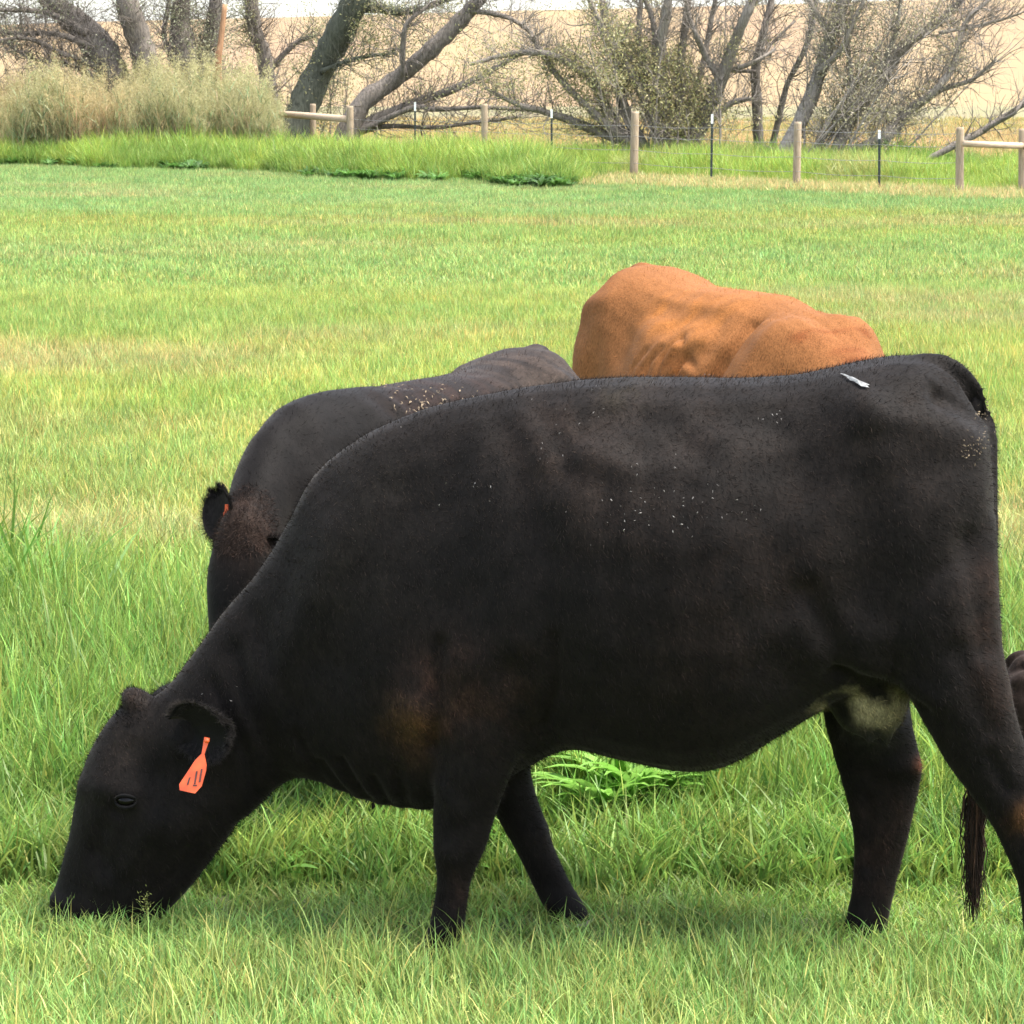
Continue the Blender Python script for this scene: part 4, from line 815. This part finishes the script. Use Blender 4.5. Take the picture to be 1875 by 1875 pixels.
def area(y0, y1, dens, slope=.19, margin=.6, p=1.0):
    A = (slope*(y1+y0)/2*2+2*margin)*(y1-y0); n = int(A*dens*1.25)
    y = rng.uniform(y0, y1, n); hw = slope*y1+margin; x = rng.uniform(-hw, hw, n); k = np.abs(x) < slope*y+margin; return x[k], y[k]

def mixc(a, b, t): return a*(1-t[:, None]) + b*t[:, None]
def zz(x, y): return np.stack([x, y, ground_z(x, y)], 1)
# the sward: square turves laid edge to edge, several kinds
def turf(col, name, size, nclump, spec, extra=None):
    parts = []
    for c in range(nclump):
        cx, cy = rg.uniform(-size/2, size/2, 2); v = rg.uniform(.7, 1.3); hs = rg.uniform(.7, 1.25); hue = rg.uniform(.85, 1.25)
        for (n, rad, L, w, segs, lean, curve, straw) in spec:
            V, Q, T, C = blades(n, rad, (L[0]*hs, L[1]*hs), w, segs, lean, curve, rg, straw); V[:, 0] += cx; V[:, 1] += cy; C = C*v; C[:, 0] *= hue; parts.append((V, Q, T, C))
        if extra:
            for V, Q, T, C in extra(c): V[:, 0] += cx; V[:, 1] += cy; parts.append((V, Q, T, C))
    variant(col, name, parts, M_FIELD)
tNear, tTall, tMid, tFar = [coll(n) for n in ('turf_near', 'turf_tall', 'turf_mid', 'turf_far')]
for k in range(5):
    turf(tNear, f'near{k}', .6, 130, [(38, .07, (.045, .12), (.0018, .004), 4, .32, .8, .07), (7, .08, (.10, .19), (.0013, .0026), 5, .28, .9, .12)], lambda c: seed_head(0, 0, rg.uniform(.12, .2), rg) if c % 64 == 0 else [])
    turf(tTall, f'tall{k}', .6, 105, [(30, .07, (.12, .26), (.0024, .0060), 5, .20, .8, .02), (13, .08, (.22, .38), (.0024, .0064), 5, .14, .75, .025)], lambda c: (seed_head(0, 0, rg.uniform(.25, .4), rg) if c % 24 == 0 else []) + (broad_leaf(4, .2, .017, rg) if c % 40 == 7 else []) + ([blades(1, .002, (.42, .62), (.0017, .0026), 8, .45, 1.1, rg, 0)] if c % 9 == 3 else []))
    turf(tMid, f'mid{k}', 1.5, 330, [(40, .12, (.06, .15), (.003, .005), 3, .3, .8, .06), (8, .13, (.12, .2), (.0025, .004), 3, .25, .8, .12)])
    turf(tFar, f'far{k}', 4.0, 520, [(52, .28, (.05, .13), (.006, .011), 2, .35, .7, .06), (8, .3, (.10, .18), (.005, .009), 2, .3, .7, .1)])
def lay(col, y0, y1, size, zs, label, slope=.195, margin=.7):
    X, Y = [], []
    for j in range(int(round((y1-y0)/size))):
        yy = y0 + (j+.5)*size; hw = slope*yy + margin; m = int(math.ceil(hw/size))
        for i in range(-m, m+1): X.append(i*size + (j % 2)*size*.37); Y.append(yy)
    X, Y = np.array(X), np.array(Y); n = len(X); o = scatter('grass', col, 5, zz(X, Y), np.ones(n), np.ones((n, 3)), label, 0)
    a = np.zeros((n, 3), np.float32); a[:, 2] = rng.integers(0, 4, n)*math.pi/2; o.data.attributes['rot'].data.foreach_set('vector', a.ravel())
    sv = np.ones((n, 3), np.float32); sv[:, 2] = zs(X, Y); vattr(o.data, 'scl3', sv, 'FLOAT_VECTOR')
    N, L = o.modifiers[0].node_group.nodes, o.modifiers[0].node_group.links
    for q in N:
        if q.bl_idname == 'GeometryNodeInputNamedAttribute' and q.inputs['Name'].default_value == 'scl': q.data_type = 'FLOAT_VECTOR'; q.inputs['Name'].default_value = 'scl3'; ip = [z for z in N if z.bl_idname == 'GeometryNodeInstanceOnPoints'][0]; L.new(q.outputs['Attribute'], ip.inputs['Scale'])
    return o
lay(tNear, 5.1, 6.9, .6, lambda x, y: np.interp(y, [5.4, 6.0, 6.6], [1.0, 1.05, .58]), 'short pale green grass in front of the black cow', margin=.6)
lay(tTall, 6.9, 12.3, .6, lambda x, y: np.interp(y, [7.2, 7.8, 8.4, 9.3, 10.5, 12.3], [.60, .86, 1.08, 1.2, 1.0, .6])*(.85+.3*vnoise(x*.8, y*.8, 5)), 'tall lush grass standing around and behind the cattle')
lay(tMid, 12.3, 27.3, 1.5, lambda x, y: .85+.4*vnoise(x*.3, y*.3, 6), 'yellow-green pasture grass beyond the cattle', margin=1.2)
lay(tFar, 27.3, 71.3, 4.0, lambda x, y: .8+.4*vnoise(x*.1, y*.1, 7), 'far pasture grass in green and straw bands before the fence', margin=2.5)
# bank of rank bright grass on the left, dark broad weeds at its foot
def bank_front(px): return np.interp(px, [-160, 0, 400, 700, 1000, 1045, 1130], [70, 68.5, 63, 58, 54.5, 55, 57.5]) + 3.4*(fbm(px*.014, px*0, 65, 3)-.35)*np.interp(px, [-160, 40, 200], [.1, .3, 1])
n = 5400; px = rng.uniform(-160, 1045, n); px = np.where(px > 985, 985+(px-985)*(.4+2.2*rng.random(n)), px); front = bank_front(px); y = front + rng.random(n)**1.2*np.interp(px, [0, 700, 1000, 1045, 1130], [5, 9, 8, 5, 2]); x = (px-937.5)/F_PX*y/CP
t = mixc(mixc(np.tile(G_BRIGHT, (n, 1)), G_LUSH*.8, sstep(.4, .7, fbm(x*.6, y*.5, 61))*.75), G_YEL*1.1, sstep(.5, .7, fbm(x*.35+9, y*.5, 67))*.6)*(.7+.6*rng.random((n, 1)))
scatter('grass', cBank, 8, zz(x, y), rng.uniform(.7, 1.3, n)*(.65+.7*fbm(x*.8, y*.6, 63))*np.interp(y-front, [0, 1.5, 9], [.8, 1.35, 1.45])*np.interp(px, [985, 1060, 1130], [1, .7, .35]), t, 'bank of tall bright green grass along the left pasture edge')
sp = []
for a, b, m in ((560, 760, 44), (800, 1035, 120), (640, 720, 40), (0, 120, 40), (120, 380, 70), (340, 372, 24), (940, 1040, 70)):
    q = rng.uniform(a, b, m); sp.append(q)
px = np.concatenate(sp); px = px + rng.normal(size=len(px))*14; n = len(px); y = bank_front(px) + rng.normal(size=n)*.7 + .3; x = (px-937.5)/F_PX*y/CP
scatter('weeds', cWeed, 8, zz(x, y), rng.uniform(.25, 1.0, n), np.array((.085, .16, .035))*(.6+.8*rng.random((n, 1))), 'dark green broad-leaved weeds at the foot of the bright grass bank', cat='weeds')
# grass under and behind the fence on the right
n = 5200; px = rng.uniform(1010, 2050, n); fl = np.interp(px, [888, 1160, 1458, 1757, 2050], [64.5, 59.5, 54.5, 50.8, 50.5]); y = fl + rng.uniform(-.3, 9.5, n); x = (px-937.5)/F_PX*y/CP
u = (y-fl)/9.5; t = mixc(np.tile(G_BRIGHT, (n, 1)), G_LUSH*.9, sstep(.5, 1.0, u))*(.8+.4*rng.random((n, 1))); t = mixc(t, G_TAN, sstep(.55, .8, fbm(x*.6, y*.4, 71))*.5)
scatter('grass', cBank, 8, zz(x, y), rng.uniform(.5, 1.25, n)*(.6+.8*fbm(x*.7, y*.5, 73))*np.interp(u, [0, .15, 1], [.55, 1.15, 1.3]), t, 'bright green grass growing through the wire fence on the right')
n = 2600; px = rng.uniform(1030, 2050, n); fl = np.interp(px, [888, 1160, 1458, 1757, 2050], [64.5, 59.5, 54.5, 50.8, 50.5]); y = fl - rng.uniform(-.3, 4.0, n)*np.interp(px, [1030, 1200, 1500, 1757], [1.6, 1.2, .75, .7]); x = (px-937.5)/F_PX*y/CP
scatter('dry_grass', cFar, 12, zz(x, y), rng.uniform(.8, 1.5, n), mixc(np.tile(G_TAN*1.25, (n, 1)), G_YEL, rng.random(n)*.5), 'strip of dry straw-coloured grass along the foot of the fence')
# reeds
n = 1150; px = rng.uniform(-140, 520, n); y = rng.uniform(69.5, 75.5, n)+np.interp(px, [0, 500], [0, -1.0]); x = (px-937.5)/F_PX*y/CP
hs = np.interp(px, [-140, 0, 90, 150, 200, 270, 330, 400, 450, 500], [.95, 1.0, 1.2, 1.1, .8, 1.35, 1.4, 1.3, 1.15, .8])
tan = sstep(.3, .75, fbm(x*.6, y*.3, 81) + np.interp(px, [0, 150, 300, 500], [.10, 0, -.2, -.4])); t = mixc(np.tile(np.array((.215, .26, .125)), (n, 1)), np.array((.27, .255, .13)), tan*.8)*(.8+.4*rng.random((n, 1)))
hs = (1.0+.25*(hs-1.0))*np.where(px > 480, .75, 1); hs = hs*(.55+.9*fbm(x*1.3, y*1.1, 85))
scatter('reeds', cReed, 8, zz(x, y), hs*rng.uniform(.7, 1.2, n), t, 'grey-green and tan reeds in front of the left willow trunks', .06, 'reeds')
px = np.array([-30, -5, 8, 30, 38, -20, 24, 4, 16, -12]); y = np.array([10.2, 9.9, 10.4, 10.1, 10.3, 9.6, 10.6, 10.2, 9.8, 10.6]); x = (px-937.5)/F_PX*y/CP
scatter('coarse_grass', cBank, 8, zz(x, y), np.array([.9, 1.2, .9, 1.25, .8, 1.0, 1.15, 1.3, .9, 1.2]), np.tile(np.array((.11, .21, .035)), (10, 1)), 'dark coarse grass tuft at the left edge beside the lush grass')
px = np.array([1120, 1175, 1150, 1205]); y = np.array([7.4, 7.5, 7.65, 7.55]); x = (px-937.5)/F_PX*y/CP
scatter('weeds', cWeed, 8, zz(x, y), np.array([.7, .85, .8, .65]), np.tile(np.array((.20, .34, .07)), (4, 1)), 'light green broad-leaved weeds in the grass below the big cow belly', cat='weeds')
# pasture beyond the fence
n = 9000; y = 60/(1-rng.random(n)*.62); x = rng.uniform(-.24, .24, n)*y; fl = np.interp((x/y*F_PX*CP+937.5), [0, 640, 888, 1160, 1458, 1757, 2050], [76, 71, 68, 66, 62, 59, 58]); k = y > fl; x, y = x[k], y[k]
tanf = sstep(.3, .7, fbm(x*.12, y*.06, 91)); t = mixc(np.tile(np.array((.26, .26, .085)), (len(x), 1)), np.array((.36, .28, .13)), tanf*.8)
scatter('dry_grass', cFar, 12, zz(x, y), rng.uniform(1.0, 2.0, len(x)), t, 'yellowing grass of the field behind the fence')
